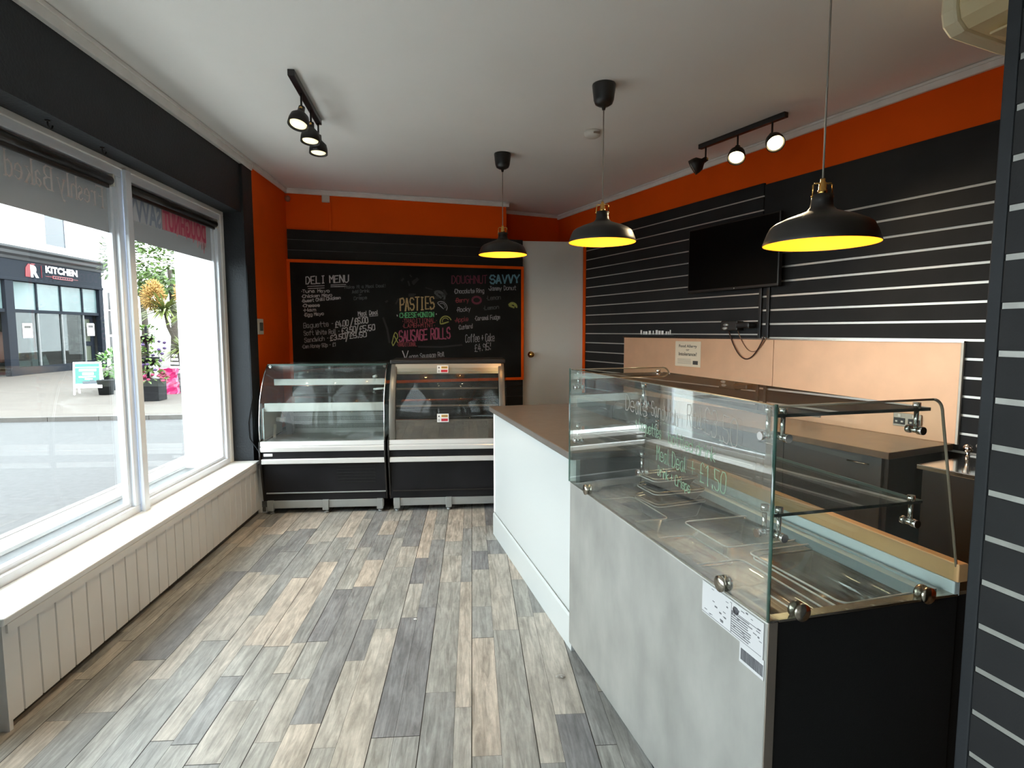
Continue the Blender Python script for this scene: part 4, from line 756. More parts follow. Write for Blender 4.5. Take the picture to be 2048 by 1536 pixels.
arc(b, (-0.045, -2.70, 1.485), (-0.045, -3.045, 1.44), 0.195, 0.0045)
o = b.build('power_cable', mat('brown_cable', (0.06, 0.022, 0.012, 1), 0.5)); tag(o, 'brown cable hanging in a loop over the copper splashback', 'cable')
b = MB(FR.M); arc(b, (-0.040, -2.79, 1.48), (-0.040, -3.06, 1.43), 0.13, 0.003)
o = b.build('aerial_cable', mat('tan_cable', (0.28, 0.14, 0.08, 1), 0.5)); tag(o, 'thin tan cable looping inside the brown cable', 'cable')
t = thing('price_tag_strip', 'row of small white tags clipped to the slatwall above the splashback', 'price tags', FR.w(-0.021, -1.58, 1.445), FR.rz)
xx = 0.0; pr = random.Random(9)
b = MB(); b.box(-0.006, 0, -0.46, 0.0, -0.004, 0.004); b.build('holder', GREYP, t)
while xx < 0.44:
    wdt = pr.choice([0.012, 0.02, 0.028]); b = MB(); b.box(-0.010, -0.006, -xx - wdt, -xx, 0.002, 0.012 + pr.choice([0.018, 0.024, 0.03])); b.build('tag', PAPER, t); xx += wdt + pr.choice([0.012, 0.022, 0.03])
def socket(y0, y1, z0, z1, label):
    t = thing('power_socket', label, 'socket', FR.w(-0.0345, y0, z0), FR.rz, 'double sockets on the splashback'); w = y0 - y1; h = z1 - z0
    MB().box(-0.01, 0, -w, 0, 0, h).build('plate', mat('socket_steel', (0.36, 0.31, 0.25, 1), 0.3, 0.8), t, 0.003)
    for q in (0.24, 0.76):
        g = MB().box(-0.012, -0.010, -w * q - 0.032, -w * q + 0.032, h * 0.16, h * 0.62).build('insert', BLACKM, t, 0.002)
        b = MB(); b.box(-0.0145, -0.012, -w * q - 0.008, -w * q + 0.008, h * 0.70, h * 0.9); b.build('switch', OFFW, t, 0.002)
        b = MB(); b.box(-0.0135, -0.012, -w * q - 0.022, -w * q - 0.010, h * 0.3, h * 0.42); b.box(-0.0135, -0.012, -w * q + 0.010, -w * q + 0.022, h * 0.3, h * 0.42); b.build('pin_guard', OFFW, t)
socket(-3.995, -4.15, 0.925, 1.005, 'double power socket at the right end of the splashback')
socket(-3.365, -3.52, 0.905, 0.985, 'double power socket half hidden behind the top glass shelf')
sk = thing('sink_unit', 'dark sink unit in the corner right of the back counter', 'sink', FR.w(0, -4.40, 0), FR.rz)
b = MB(); b.box(-0.50, -0.025, -0.85, 0, 0.80, 0.822); b.build('rim', CHROME, sk, 0.003); MB().box(-0.48, -0.03, -0.83, -0.02, 0.0, 0.80).build('cabinet', CABD, sk)
b = MB(); b.tube([(-0.16, -0.12, 0.822), (-0.16, -0.12, 0.90), (-0.20, -0.13, 0.925), (-0.25, -0.14, 0.915)], 0.012, 12); b.ball((-0.16, -0.05, 0.88), 0.022); b.ball((-0.16, -0.19, 0.88), 0.022); b.tube([(-0.16, -0.05, 0.822), (-0.16, -0.05, 0.88)], 0.010, 10); b.tube([(-0.16, -0.19, 0.822), (-0.16, -0.19, 0.88)], 0.010, 10); b.build('tap', CHROME, sk)

# ================================================================== PENDANTS, TRACK LIGHTS AND CEILING FITTINGS
def lamp_light(parent, z, power, col, r=0.03, spot=None, rot=None, loc=None):
    ld = bpy.data.lights.new('lamp_glow', 'SPOT' if spot else 'POINT'); ld.energy = power; ld.color = col; ld.shadow_soft_size = r
    if spot: ld.spot_size = spot; ld.spot_blend = 0.6
    o = bpy.data.objects.new('lamp_glow', ld); COL.objects.link(o); o.parent = parent; o.location = loc or (0, 0, z)
    if rot: o.rotation_euler = rot
def pendant(x, y, zrim, label):
    t = thing('pendant_lamp', label, 'pendant lamp', (x, y, zrim), 0, 'black pendant lamps over the counter')
    out = [(0.190, 0.0), (0.1905, 0.004), (0.186, 0.018), (0.176, 0.045), (0.166, 0.064), (0.150, 0.076), (0.115, 0.092), (0.075, 0.106), (0.050, 0.116), (0.038, 0.130), (0.035, 0.150), (0.035, 0.172), (0.0, 0.174)]
    MB().lathe(out, n=64).build('shade', BLACKM, t)
    inn = [(0.189, 0.001), (0.184, 0.018), (0.173, 0.045), (0.162, 0.062), (0.146, 0.073), (0.11, 0.088), (0.07, 0.102), (0.045, 0.112), (0.0, 0.114)]
    MB().lathe(inn, n=64).build('shade_lining', YELLOW, t)
    hd = MB().lathe([(0, 0.170), (0.016, 0.170), (0.016, 0.188), (0.013, 0.190), (0.013, 0.212), (0.008, 0.218), (0.008, 0.228), (0, 0.228)], n=20).build('lamp_holder', BRASS, t)
    b = MB(); b.tube([(-0.034, 0, 0.166), (-0.034, 0, 0.206), (-0.029, 0, 0.212), (0.029, 0, 0.212), (0.034, 0, 0.206), (0.034, 0, 0.166)], 0.0028, 8); b.ball((-0.036, 0, 0.166), 0.005); b.ball((0.036, 0, 0.166), 0.005); b.build('bracket', BRASS, hd)
    zc = CH_Z - zrim
    MB().tube([(0, 0, 0.225), (0, 0, zc - 0.135)], 0.0035, 8).build('cord', mat('grey_flex', (0.30, 0.26, 0.22, 1), 0.6), t)
    MB().lathe([(0, zc), (0.064, zc), (0.066, zc - 0.006), (0.056, zc - 0.085), (0.048, zc - 0.105), (0.030, zc - 0.116), (0.012, zc - 0.120), (0.008, zc - 0.138), (0, zc - 0.138)], n=36).build('ceiling_rose', BLACK, t)
    bl = MB(); bl.ball((0, 0, 0.064), 0.026, 0.026, 0.032); bl.build('bulb', BULB, t)
    lamp_light(t, 0.028, 1.7, (1, 0.66, 0.28), 0.03)
    return t
pendant(-0.071, 4.66, 2.076, 'black pendant lamp in front of the white door, the farthest of the three')
pendant(0.516, 3.39, 1.983, 'black pendant lamp in the middle, hanging from the large round rose')
pendant(1.097, 2.11, 1.785, 'largest black pendant lamp, nearest the viewer')
def spot_head(parent, p, aim, lit, s=1.0):
    """bell-shaped spot on a short stem; p is the stem's top under the rail, aim the direction it points"""
    d = Vector(aim).normalized(); piv = Vector(p) + Vector((0, 0, -0.085))
    q = d.to_track_quat('Z', 'Y').to_matrix().to_4x4(); T = Matrix.Translation(piv) @ q
    b = MB(); b.tube([Vector(p) + Vector((0, 0, 0.002)), piv + Vector((0, 0, 0.004))], 0.006, 8); b.ball(piv, 0.011)
    b.lathe([(0, -0.012), (0.018, -0.012), (0.020, 0.02), (0.034, 0.034), (0.050, 0.05), (0.056, 0.075), (0.058, 0.108), (0.054, 0.108), (0.050, 0.075), (0.040, 0.05), (0, 0.04)], n=32, T=T)
    h = b.build('spot_head', BLACKM, parent)
    b = MB(); b.tube([piv + Vector((0.014, 0, 0)), piv + Vector((0.02, 0, 0))], 0.008, 10); b.tube([piv + Vector((-0.014, 0, 0)), piv + Vector((-0.02, 0, 0))], 0.008, 10); b.build('swivel_screw', BRASS, h)
    b = MB(); b.lathe([(0, 0.045), (0.028, 0.05), (0.046, 0.085), (0.045, 0.100), (0.03, 0.106), (0, 0.108)], n=28, T=T); b.build('bulb', lit or mat('unlit_bulb', (0.4, 0.38, 0.33, 1), 0.2), h)
    return d, T
def track(p0, p1, label, heads):
    a = Vector(p0); c = Vector(p1); L = (c - a).length; rz = math.atan2(c.y - a.y, c.x - a.x)
    t = thing('track_light', label, 'track light', (a.x, a.y, CH_Z), rz, 'black track lights on the ceiling')
    MB().box(0, L, -0.018, 0.018, -0.034, 0).build('rail', BLACK, t, 0.003)
    Ri = Matrix.Rotation(-rz, 3, 'Z')
    for (s, aim, lit, pw) in heads:
        d, T = spot_head(t, (s * L, 0, -0.034), Ri @ Vector(aim), lit)
        if pw: lamp_light(t, 0, pw, (1, 0.78, 0.48), 0.04, R(110), (d * -1).to_track_quat('Z', 'Y').to_euler(), T @ Vector((0, 0, 0.13)))
track((-1.157, 3.19, 0), (-1.253, 3.93, 0), 'black track light with three lit spots near the window', [(0.31, (-0.10, -0.36, -1), BULBS, 8), (0.65, (-0.02, -0.16, -1), BULBS, 8), (0.955, (0.0, -0.1, -1), BULBS, 8)])
track((1.394, 4.453, 0), (1.727, 3.798, 0), 'black track light over the servery with one dark and two lit spots', [(0.08, (-0.9, 0.3, -0.55), None, 0), (0.48, (-0.30, -0.62, -0.88), BULBW, 16), (0.86, (-0.08, -0.75, -0.70), BULBW, 16)])
t = thing('smoke_detector', 'white round smoke detector on the ceiling behind the middle pendant', 'smoke detector', (0.558, 4.16, CH_Z), 0)
MB().lathe([(0, 0), (0.056, 0), (0.058, -0.012), (0.054, -0.03), (0.040, -0.040), (0, -0.042)], n=32).build('housing', mat('detector_white', (0.78, 0.75, 0.70, 1), 0.4), t)
b = MB(); b.box(0.0, 0.045, -0.0565, -0.040, -0.028, -0.016); b.build('vent', mat('detector_vent', (0.28, 0.2, 0.14, 1), 0.5), t)
# ceiling-hung heater / air unit at the top right
ac = thing('air_conditioner', 'aged cream air conditioner under the ceiling in the top right corner', 'air conditioner', (1.665, 2.335, 2.6), FN.rz)
prof = [(0.0, 0.25), (0.0, 0.09), (0.012, 0.045), (0.05, 0.012), (0.14, 0.0), (0.30, -0.02), (0.36, -0.02), (0.36, 0.25)]
b = MB(); b.prism(prof, -0.82, -0.035, 'y', False); b.build('body', CREAM, ac, 0.008)
b = MB(); b.prism([(x - 0.004 if x < 0.2 else x, z - 0.004 if z < 0.1 else z) for x, z in prof], -0.03, 0.035, 'y'); b.build('end_cap', mat('cream_cap', (0.90, 0.82, 0.58, 1), 0.4), ac, 0.012)
b = MB(); b.box(-0.004, 0.004, -0.80, -0.05, 0.10, 0.235); b.build('front_panel', mat('cream_front', (0.88, 0.76, 0.45, 1), 0.4), ac, 0.004)
b = MB(); b.box(0.10, 0.26, -0.78, -0.08, -0.022, -0.012); b.build('outlet_flap', CREAM, ac, 0.003)
for yy in (-0.7, -0.15): MB().box(0.24, 0.30, yy - 0.02, yy + 0.02, 0.24, 0.252).build('hanging_bracket', OFFW, ac)
# scraps on the floor
b = MB(); b.ball((0, 0, 0.006), 0.022, 0.012, 0.006, 10); b.ball((0.012, -0.006, 0.008), 0.012, 0.01, 0.007, 10); o = b.build('plastic_scrap', PLASTIC); o.location = (0.204, 2.375, 0); tag(o, 'small clear plastic scrap on the floor by the steel case', 'scrap')
b = MB(); b.ball((0, 0, 0.003), 0.010, 0.005, 0.003, 10); o = b.build('paper_scrap', PAPER); o.location = (-0.50, 2.88, 0); tag(o, 'tiny white paper scrap in the middle of the floor', 'scrap')

# ================================================================== STREET OUTSIDE
ASPH = mat('asphalt', (0.048, 0.048, 0.049, 1), 0.85, var=0.16, vscale=14, bump=0.2, bscale=120)
PAVE = mat('paving', (0.068, 0.055, 0.045, 1), 0.85, var=0.14, vscale=1.6, stretch=(1, 3, 1), bump=0.1, bscale=20)
NPAVE = mat('near_paving', (0.62, 0.60, 0.57, 1), 0.85, var=0.08, vscale=3)
KERB = mat('kerb_stone', (0.066, 0.060, 0.054, 1), 0.8, var=0.12, vscale=5); LINEM = mat('road_paint', (0.11, 0.108, 0.095, 1), 0.7, var=0.1, vscale=9)
GZ = -0.22; PZ = -0.14
b = MB(); b.hexa([(-60, -20, GZ - .3), (-2.7, -20, GZ - .3), (-2.7, 70, GZ - .3), (-60, 70, GZ - .3), (-60, -20, GZ), (-2.7, -20, GZ), (-2.7, 70, GZ), (-60, 70, GZ)]); struct(b.build('road', ASPH), 'grey asphalt street outside the windows', 'road')
b = MB(); pts = [(-60, 4.6), (-9.73, 10.97), (-6.36, 11.4), (-2.72, 11.9), (-2.72, 69), (-60, 69)]; b.prism(pts, GZ, PZ, 'z'); struct(b.build('pavement', PAVE), 'pale paved corner across the road', 'pavement')
b = MB()
for p, q in zip(pts[:3], pts[1:4]):
    d = Vector((q[0] - p[0], q[1] - p[1])); L = d.length; d.normalize(); n = Vector((d.y, -d.x)); s = 0.0
    while s < L:
        e = min(s + 0.9, L); a = Vector(p) + d * (s + 0.005); c = Vector(p) + d * (e - 0.005); r4 = [a + n * 0.13, c + n * 0.13, c, a]
        b.hexa([(v.x, v.y, GZ) for v in r4] + [(v.x, v.y, PZ + 0.004) for v in r4]); s = e
struct(b.build('kerb', KERB), 'stone kerb along the pavement corner', 'kerb')
for off, lb in ((0.0, 'outer pale line painted on the road along the window'), (0.19, 'inner pale line painted on the road along the window')):
    b = MB(FL.M); b.box(-2.14 + off, -2.06 + off, -6, 9.0, GZ, GZ + 0.004); struct(b.build('road_line', LINEM), lb, 'road marking')
b = MB(FL.M); b.box(-1.85, -0.47, -9, 9.0, GZ, -0.13); struct(b.build('near_pavement', NPAVE), 'narrow pavement right below the shop windows', 'pavement')

# shop across the road
SLATE = mat('slate_blue_paint', (0.010, 0.0130, 0.019, 1), 0.7, spec=0.12, var=0.06); SLATEL = mat('slate_cornice', (0.026, 0.027, 0.030, 1), 0.6)
sb = thing('corner_shop', 'white building with a slate shopfront lettered Kitchen across the road', 'shop building', FO.w(0, 0, PZ), FO.rz)
Z = lambda z: z - PZ
b = MB(); b.box(-6, -0.12, -9, 8.0, Z(4.4), Z(9.6)); b.box(-6, -0.12, 5.55, 8.0, 0, Z(4.4)); b.build('white_wall', EXTW, sb)
for y0, y1, z0, z1 in ((2.35, 3.55, 4.95, 7.4), (-1.9, -0.7, 4.95, 7.4)):
    w_ = MB().box(-0.16, -0.10, y0, y1, Z(z0), Z(z1)).build('sash_window', mat('sash_dark_glass', (0.03, 0.036, 0.044, 1), 0.15), sb)
    b = MB(); b.box(-0.12, -0.06, y0 - 0.08, y0, Z(z0), Z(z1)); b.box(-0.12, -0.06, y1, y1 + 0.08, Z(z0), Z(z1)); b.box(-0.12, -0.06, y0 - 0.08, y1 + 0.08, Z(z0) - 0.1, Z(z0)); b.box(-0.12, -0.07, y0, y1, Z((z0 + z1) / 2) - 0.04, Z((z0 + z1) / 2) + 0.04); b.build('window_frame', UPVC, w_)
b = MB(); b.prism([(-0.12, Z(4.15)), (0.08, Z(4.15)), (0.12, Z(4.25)), (0.22, Z(4.33)), (0.24, Z(4.44)), (0.34, Z(4.52)), (0.34, Z(4.60)), (-0.12, Z(4.66))], -9, 5.72, 'y'); b.build('cornice', SLATEL, sb)
fc = MB().box(-0.14, 0.05, -9, 5.6, Z(3.48), Z(4.16)).build('fascia', SLATE, sb)
MB().box(-0.14, 0.10, -9, 5.62, Z(3.36), Z(3.48)).build('fascia_moulding', SLATE, sb, 0.02)
TO = Matrix(((0, 0, 1, 0), (1, 0, 0, 0), (0, 1, 0, 0), (0, 0, 0, 1)))
SW = mat('sign_white', (0.85, 0.85, 0.85, 1), 0.4); SR = mat('sign_red', (0.16, 0.004, 0.010, 1), 0.4)
def sg(txt, y, z, w, h, m, bold=0.03): printed(txt, 'sign_lettering', m, fc, Matrix.Translation((0.052, y, Z(z))) @ TO, w, h, bold=bold, depth=0.02)
sg('KITCHEN', 2.02, 3.80, 1.9, 0.28, SW, 0.05)
b = MB(); b.box(0.05, 0.07, 2.40, 3.60, Z(3.60), Z(3.72)); b.box(0.05, 0.06, 2.02, 2.40, Z(3.655), Z(3.675)); b.box(0.05, 0.06, 3.60, 3.95, Z(3.655), Z(3.675)); b.build('red_strapline', SR, fc)
b = MB()
for q in range(8): b.box(0.07, 0.074, 2.46 + q * 0.14, 2.55 + q * 0.14, Z(3.635), Z(3.69))
b.build('strapline_lettering', SLATE, fc)
b = MB(); b.box(0.05, 0.07, 1.80, 1.815, Z(3.58), Z(4.05)); b.build('sign_divider', SR, fc)
b = MB(); b.prism([(0.95, Z(3.56)), (1.18, Z(3.56)), (1.22, Z(3.75)), (1.32, Z(4.06)), (1.12, Z(4.06)), (0.98, Z(3.9))], 0.05, 0.07, 'x'); b.prism([(1.28, Z(4.09)), (1.50, Z(4.09)), (1.34, Z(3.98)), (1.22, Z(3.94))], 0.05, 0.07, 'x'); b.build('logo', SR, fc)
sg('R', 1.22, 3.56, 0.42, 0.46, SW, 0.06)
GL = mat('milky_teal_glass', (0.085, 0.125, 0.128, 1), 0.25, var=0.12, vscale=1.5); DKG = glass('shop_glass', (0.55, 0.62, 0.62, 1), 0.03)
cols = [-9, -4.2, 0.0, 0.32, 1.55, 2.9, 4.25, 5.3]
for y0, y1 in ((-0.10, 0.30), (5.3, 5.58)): MB().box(-0.14, 0.08, y0, y1, 0, Z(3.36)).build('pilaster', SLATE, sb, 0.01)
for y0, y1 in zip(cols[3:-1], cols[4:]): MB().box(-0.06, -0.04, y0 + 0.03, y1 - 0.03, Z(2.32), Z(3.34)).build('transom_pane', GL, sb)
MB().box(-0.06, -0.04, -4.2, -0.13, Z(2.32), Z(3.34)).build('transom_pane', GL, sb)
b = MB(); b.box(-0.10, 0.02, -9, 5.3, Z(2.20), Z(2.32))
for y in cols[3:]: b.box(-0.10, 0.0, y - 0.04, y + 0.04, Z(2.32), Z(3.36))
b.build('transom_rail', SLATE, sb)
LM = mat('light_mullion', (0.13, 0.135, 0.135, 1), 0.4)
b = MB()
for y in (1.55, 2.9, 4.25): b.box(-0.10, 0.0, y - 0.035, y + 0.035, Z(0.14), Z(2.20))
b.build('mullion', LM, sb)
for y0, y1 in zip(cols[3:-2], cols[4:-1]): MB().box(-0.06, -0.05, y0 + 0.03, y1 - 0.03, Z(0.16), Z(2.20)).build('shop_pane', DKG, sb)
MB().box(-0.14, 0.02, 0.30, 4.25, 0, Z(0.16)).build('stall_riser', SLATE, sb, 0.01)
dr = MB().box(-0.30, -0.25, 4.28, 4.42, 0.02, Z(2.18)); dr.box(-0.30, -0.25, 5.05, 5.28, 0.02, Z(2.18)); dr.box(-0.30, -0.25, 4.42, 5.05, 0.02, Z(0.2)); dr.box(-0.30, -0.25, 4.42, 5.05, Z(0.85), Z(1.05)); dr.box(-0.30, -0.25, 4.42, 5.05, Z(2.04), Z(2.18)); d_ = dr.build('shop_door', SLATE, sb)
MB().box(-0.28, -0.27, 4.42, 5.05, Z(0.2), Z(2.04)).build('door_pane', mat('door_yellow_glass', (0.075, 0.085, 0.06, 1), 0.2), d_)
INT = mat('shop_interior', (0.05, 0.052, 0.05, 1), 0.8, var=0.3, vscale=1.5); IW = mat('interior_pale', (0.16, 0.16, 0.15, 1), 0.7); IB = mat('interior_brown', (0.12, 0.06, 0.045, 1), 0.7)
b = MB(); b.box(-3.2, -3.1, -9, 5.5, 0, Z(3.4)); b.box(-3.2, -0.15, -9, 5.5, Z(3.35), Z(3.4)); b.box(-3.2, -0.15, 5.45, 5.55, 0, Z(3.4)); b.box(-3.2, -0.12, -9, 5.5, 0, 0.02); b.build('interior', INT, sb)
b = MB(); b.box(-1.2, -1.1, 2.6, 2.75, 0, Z(2.0)); b.box(-0.8, -0.75, 1.25, 1.45, 0.2, Z(0.9)); b.box(-0.5, -0.45, 1.7, 2.3, 0.02, Z(0.75)); b.hexa([(-0.5, 2.35, 0.02), (-0.45, 2.35, 0.02), (-0.45, 2.75, 0.02), (-0.5, 2.75, 0.02), (-0.5, 2.3, 0.6), (-0.45, 2.3, 0.6), (-0.45, 2.45, 0.7), (-0.5, 2.45, 0.7)]); b.box(-0.5, -0.2, 0.5, 1.25, 0.02, Z(0.38)); b.build('window_display_board', IW, sb)
b = MB(); b.box(-1.5, -1.4, 2.2, 2.5, Z(0.6), Z(1.5)); b.box(-1.5, -1.2, -2.5, -0.3, 0.02, Z(1.9)); b.ball((-0.9, 0.8, Z(0.9)), 0.3, 0.3, 0.6); b.build('interior_furniture', IB, sb)
for y0, z0 in ((0.75, 1.25), (4.5, 1.3)):
    n_ = MB().box(-0.045, -0.04, y0, y0 + 0.5, Z(z0), Z(z0 + 0.55)).build('window_notice', SW, sb); MB().box(-0.039, -0.037, y0 + 0.08, y0 + 0.42, Z(z0 + 0.36), Z(z0 + 0.46)).build('notice_heading', INK, n_)
b = MB()
for q in range(8): b.ball((-0.3 + rnd.uniform(-.1, .1), 0.6 + rnd.uniform(-.12, .12), Z(0.55) + rnd.uniform(-.1, .12)), 0.07, n=8)
b.build('yellow_flowers', mat('yellow_flower', (0.3, 0.22, 0.02, 1), 0.6), sb)
b = MB(); b.tube([(-0.05, 6.25, 0), (-0.05, 6.25, Z(1.25))], 0.06, 8); b.tube([(-0.05, 6.25, Z(1.35)), (-0.05, 6.25, Z(2.45))], 0.06, 8); b.tube([(-0.05, 6.25, Z(2.5)), (-0.05, 6.25, Z(3.3))], 0.05, 8); b.build('drainpipe', mat('dark_pipe', (0.06, 0.05, 0.05, 1), 0.5), sb)

# ---- plants and street furniture
def leaf(b, p, d, L, w, droop=0.3, seg=4):
    p = Vector(p); d = Vector(d).normalized(); s = d.cross(Vector((0, 0, 1)));
    s = s.normalized() if s.length > 1e-3 else Vector((1, 0, 0)); prev = None
    for k in range(seg + 1):
        f = k / seg; c = p + d * L * f + Vector((0, 0, -droop * L * f * f)); ww = w * (0.4 + 1.2 * f) * (1 - f) ** 0.6 if seg > 2 else w * sin(pi * f) + 0.001
        a, e = b.v(c + s * ww), b.v(c - s * ww)
        if prev: b.f([prev[0], a, e, prev[1]])
        prev = (a, e)
def bush(b, c, rx, ry, rz, n, s, r_):
    for _ in range(n):
        u = Vector((r_.gauss(0, 1), r_.gauss(0, 1), r_.gauss(0, 1))).normalized() * r_.uniform(0.55, 1.0) ** 0.5
        p = Vector((c[0] + u.x * rx, c[1] + u.y * ry, c[2] + u.z * rz)); d = (u + Vector((r_.uniform(-.6, .6), r_.uniform(-.6, .6), r_.uniform(-.2, .6)))); leaf(b, p, d, s * r_.uniform(0.7, 1.3), s * 0.32, 0.25, 2)
LEAF = mat('bright_green_leaf', (0.075, 0.18, 0.022, 1), 0.5, var=0.35, vscale=6); LEAF2 = mat('mid_green_leaf', (0.095, 0.155, 0.035, 1), 0.5, var=0.35, vscale=3); LEAFY = mat('cordyline_leaf', (0.16, 0.19, 0.055, 1), 0.45, var=0.3, vscale=9)
PAN = mat('orange_flower_panicle', (0.34, 0.20, 0.055, 1), 0.7, var=0.25, vscale=30); BARK = mat('bark', (0.05, 0.04, 0.03, 1), 0.9); PLB = mat('black_planter', (0.006, 0.006, 0.007, 1), 0.7, spec=0.12)
pr = random.Random(11)
# pavement sign
t = thing('pavement_sign', 'white framed pavement sign with a teal poster on the far pavement', 'sign', (-11.25, 14.86, PZ), R(24))
b = MB(); sl = lambda z: 0.17 * z
def slab(b, x0, x1, z0, z1, y0=0.0, th=0.03): b.hexa([(x0, sl(z0) + y0, z0), (x1, sl(z0) + y0, z0), (x1, sl(z0) + y0 + th, z0), (x0, sl(z0) + y0 + th, z0), (x0, sl(z1) + y0, z1), (x1, sl(z1) + y0, z1), (x1, sl(z1) + y0 + th, z1), (x0, sl(z1) + y0 + th, z1)])
slab(b, 0, 0.045, 0, 0.84); slab(b, 0.565, 0.61, 0, 0.84); slab(b, 0.045, 0.565, 0.79, 0.84); slab(b, 0.045, 0.565, 0.17, 0.23); b.build('frame', UPVC, t, 0.01)
b = MB(); slab(b, 0.045, 0.565, 0.23, 0.79, 0.006, 0.015); p_ = b.build('poster', mat('teal_poster', (0.025, 0.15, 0.12, 1), 0.4), t)
b = MB()
for (x0, x1, z0, z1) in ((0.05, 0.56, 0.69, 0.71), (0.13, 0.50, 0.60, 0.66), (0.20, 0.44, 0.50, 0.57), (0.12, 0.48, 0.44, 0.475), (0.25, 0.42, 0.385, 0.415), (0.05, 0.56, 0.23, 0.28)): slab(b, x0, x1, z0, z1, 0.002, 0.004)
b.build('poster_lettering', SW, p_); b = MB(); slab(b, 0.20, 0.50, 0.27, 0.345, 0.0015, 0.004); slab(b, 0.36, 0.46, 0.345, 0.37, 0.0015, 0.004); b.build('poster_picture', mat('poster_slate', (0.05, 0.06, 0.075, 1), 0.5), p_)
b = MB()
for x0 in (0.01, 0.555): b.hexa([(x0, 0.46, 0), (x0 + 0.045, 0.46, 0), (x0 + 0.045, 0.49, 0), (x0, 0.49, 0), (x0, sl(0.83) + .03, 0.83), (x0 + 0.045, sl(0.83) + .03, 0.83), (x0 + 0.045, sl(0.83) + .06, 0.83), (x0, sl(0.83) + .06, 0.83)])
b.build('rear_leg', UPVC, t)
# pot with a bright bush
t = thing('potted_bush', 'bright green bush in a dark pot behind the pavement sign', 'potted plant', (-11.15, 16.3, PZ))
MB().lathe([(0, 0), (0.20, 0), (0.26, 0.40), (0.24, 0.40), (0, 0.36)], n=20).build('pot', PLB, t); b = MB(); bush(b, (0, 0, 0.72), 0.40, 0.40, 0.38, 420, 0.13, pr); b.build('foliage', LEAF, t)
b = MB(); [b.ball((pr.uniform(-.35, .35), pr.uniform(-.4, -.2), pr.uniform(.6, 1.05)), 0.03, n=6) for _ in range(10)]; b.build('blossom', mat('white_blossom', (0.8, 0.7, 0.72, 1), 0.6), t)
t = thing('bucket', 'black bucket with a white label beside the pavement sign', 'bucket', (-10.5, 15.0, PZ))
MB().lathe([(0, 0), (0.16, 0), (0.19, 0.36), (0.20, 0.37), (0.185, 0.38), (0, 0.34)], n=24).build('body', PLB, t); MB().box(-0.12, 0.04, -0.195, -0.18, 0.19, 0.27).build('label', SW, t, 0.01)
# tiered flower planter
t = thing('flower_planter', 'dark square planter with tiers of trailing pink and purple flowers', 'planter', (-8.50, 13.72, PZ), R(8))
MB().box(-0.26, 0.22, -0.22, 0.22, 0, 0.50).build('box', PLB, t, 0.01); MB().tube([(-0.08, 0, 0.45), (-0.08, 0, 1.75)], 0.03, 10).build('pole', PLB, t)
MB().lathe([(0, 0.80), (0.10, 0.80), (0.24, 0.92), (0.26, 1.0), (0, 0.96)], (-0.08, 0, 0.02), n=20).build('bowl', PLB, t); MB().lathe([(0, 1.38), (0.08, 1.38), (0.17, 1.48), (0.18, 1.52), (0, 1.50)], (-0.08, 0, 0), n=20).build('bowl', PLB, t)
b = MB(); bush(b, (-0.05, 0, 0.55), 0.36, 0.30, 0.16, 170, 0.11, pr); bush(b, (-0.08, 0, 1.05), 0.36, 0.30, 0.20, 210, 0.11, pr); bush(b, (-0.05, 0, 1.58), 0.26, 0.24, 0.17, 150, 0.10, pr); b.build('foliage', LEAF2, t)
for nm, cl, n, zs in (('pink_petunia', (0.20, 0.008, 0.05, 1), 26, (0.45, 0.68)), ('purple_petunia', (0.045, 0.02, 0.08, 1), 26, (0.72, 1.5))):
    b = MB()
    for _ in range(n):
        an = pr.uniform(0, 2 * pi); rr_ = pr.uniform(0.24, 0.36); b.ball((-0.03 + rr_ * cos(an), rr_ * sin(an) * 0.9, pr.uniform(*zs)), 0.042, 0.042, 0.032, n=7)
    b.build(nm, mat(nm, cl, 0.6), t)
# pink bag
b = MB(); bg_r = random.Random(4); rings = []
for k in range(9):
    f = k / 8; s = 0.24 * (1 - 0.25 * f) * (1 if f < 0.85 else 1.15); rings.append([b.v((s * 1.1 * cos(2 * pi * j / 16) * bg_r.uniform(0.86, 1.12), s * 0.8 * sin(2 * pi * j / 16) * bg_r.uniform(0.86, 1.12), 0.66 * f + bg_r.uniform(-.02, .02) * (0 < k))) for j in range(16)])
for A, B_ in zip(rings, rings[1:]):
    for j in range(16): b.f([A[j], A[(j + 1) % 16], B_[(j + 1) % 16], B_[j]])
b.f(rings[0][::-1]); b.f(rings[-1]); o = b.build('plastic_sack', mat('hot_pink_plastic', (0.30, 0.006, 0.075, 1), 0.3, var=0.25, vscale=6)); o.location = (-8.98, 15.2, PZ); tag(o, 'bright pink plastic sack between the two planters', 'sack')
# cordyline palms
def cordyline(t, c, n, L, wd, up=0.55, nm='leaves'):
    b = MB()
    for _ in range(n):
        an = pr.uniform(0, 2 * pi); el = pr.uniform(-0.45, 1.2); leaf(b, c, (cos(an) * cos(el), sin(an) * cos(el), sin(el) * up + 0.12), L * pr.uniform(0.8, 1.1), wd, 0.30, 5)
    b.build(nm, LEAFY, t)
t = thing('cordyline_palm', 'tall spiky cordyline with an orange flower head, in a slatted planter', 'palm', (-8.95, 15.85, PZ))
b = MB(); b.box(-0.20, 0.26, -0.2, 0.2, 0, 0.50); pl_ = b.build('planter', mat('grey_slat_planter', (0.055, 0.055, 0.055, 1), 0.6), t, 0.01)
b = MB(); [b.box(-0.205, 0.265, -0.208, 0.205, 0.06 + 0.11 * k, 0.13 + 0.11 * k) for k in range(4)]; b.build('slat', mat('grey_slat', (0.10, 0.10, 0.10, 1), 0.6), pl_)
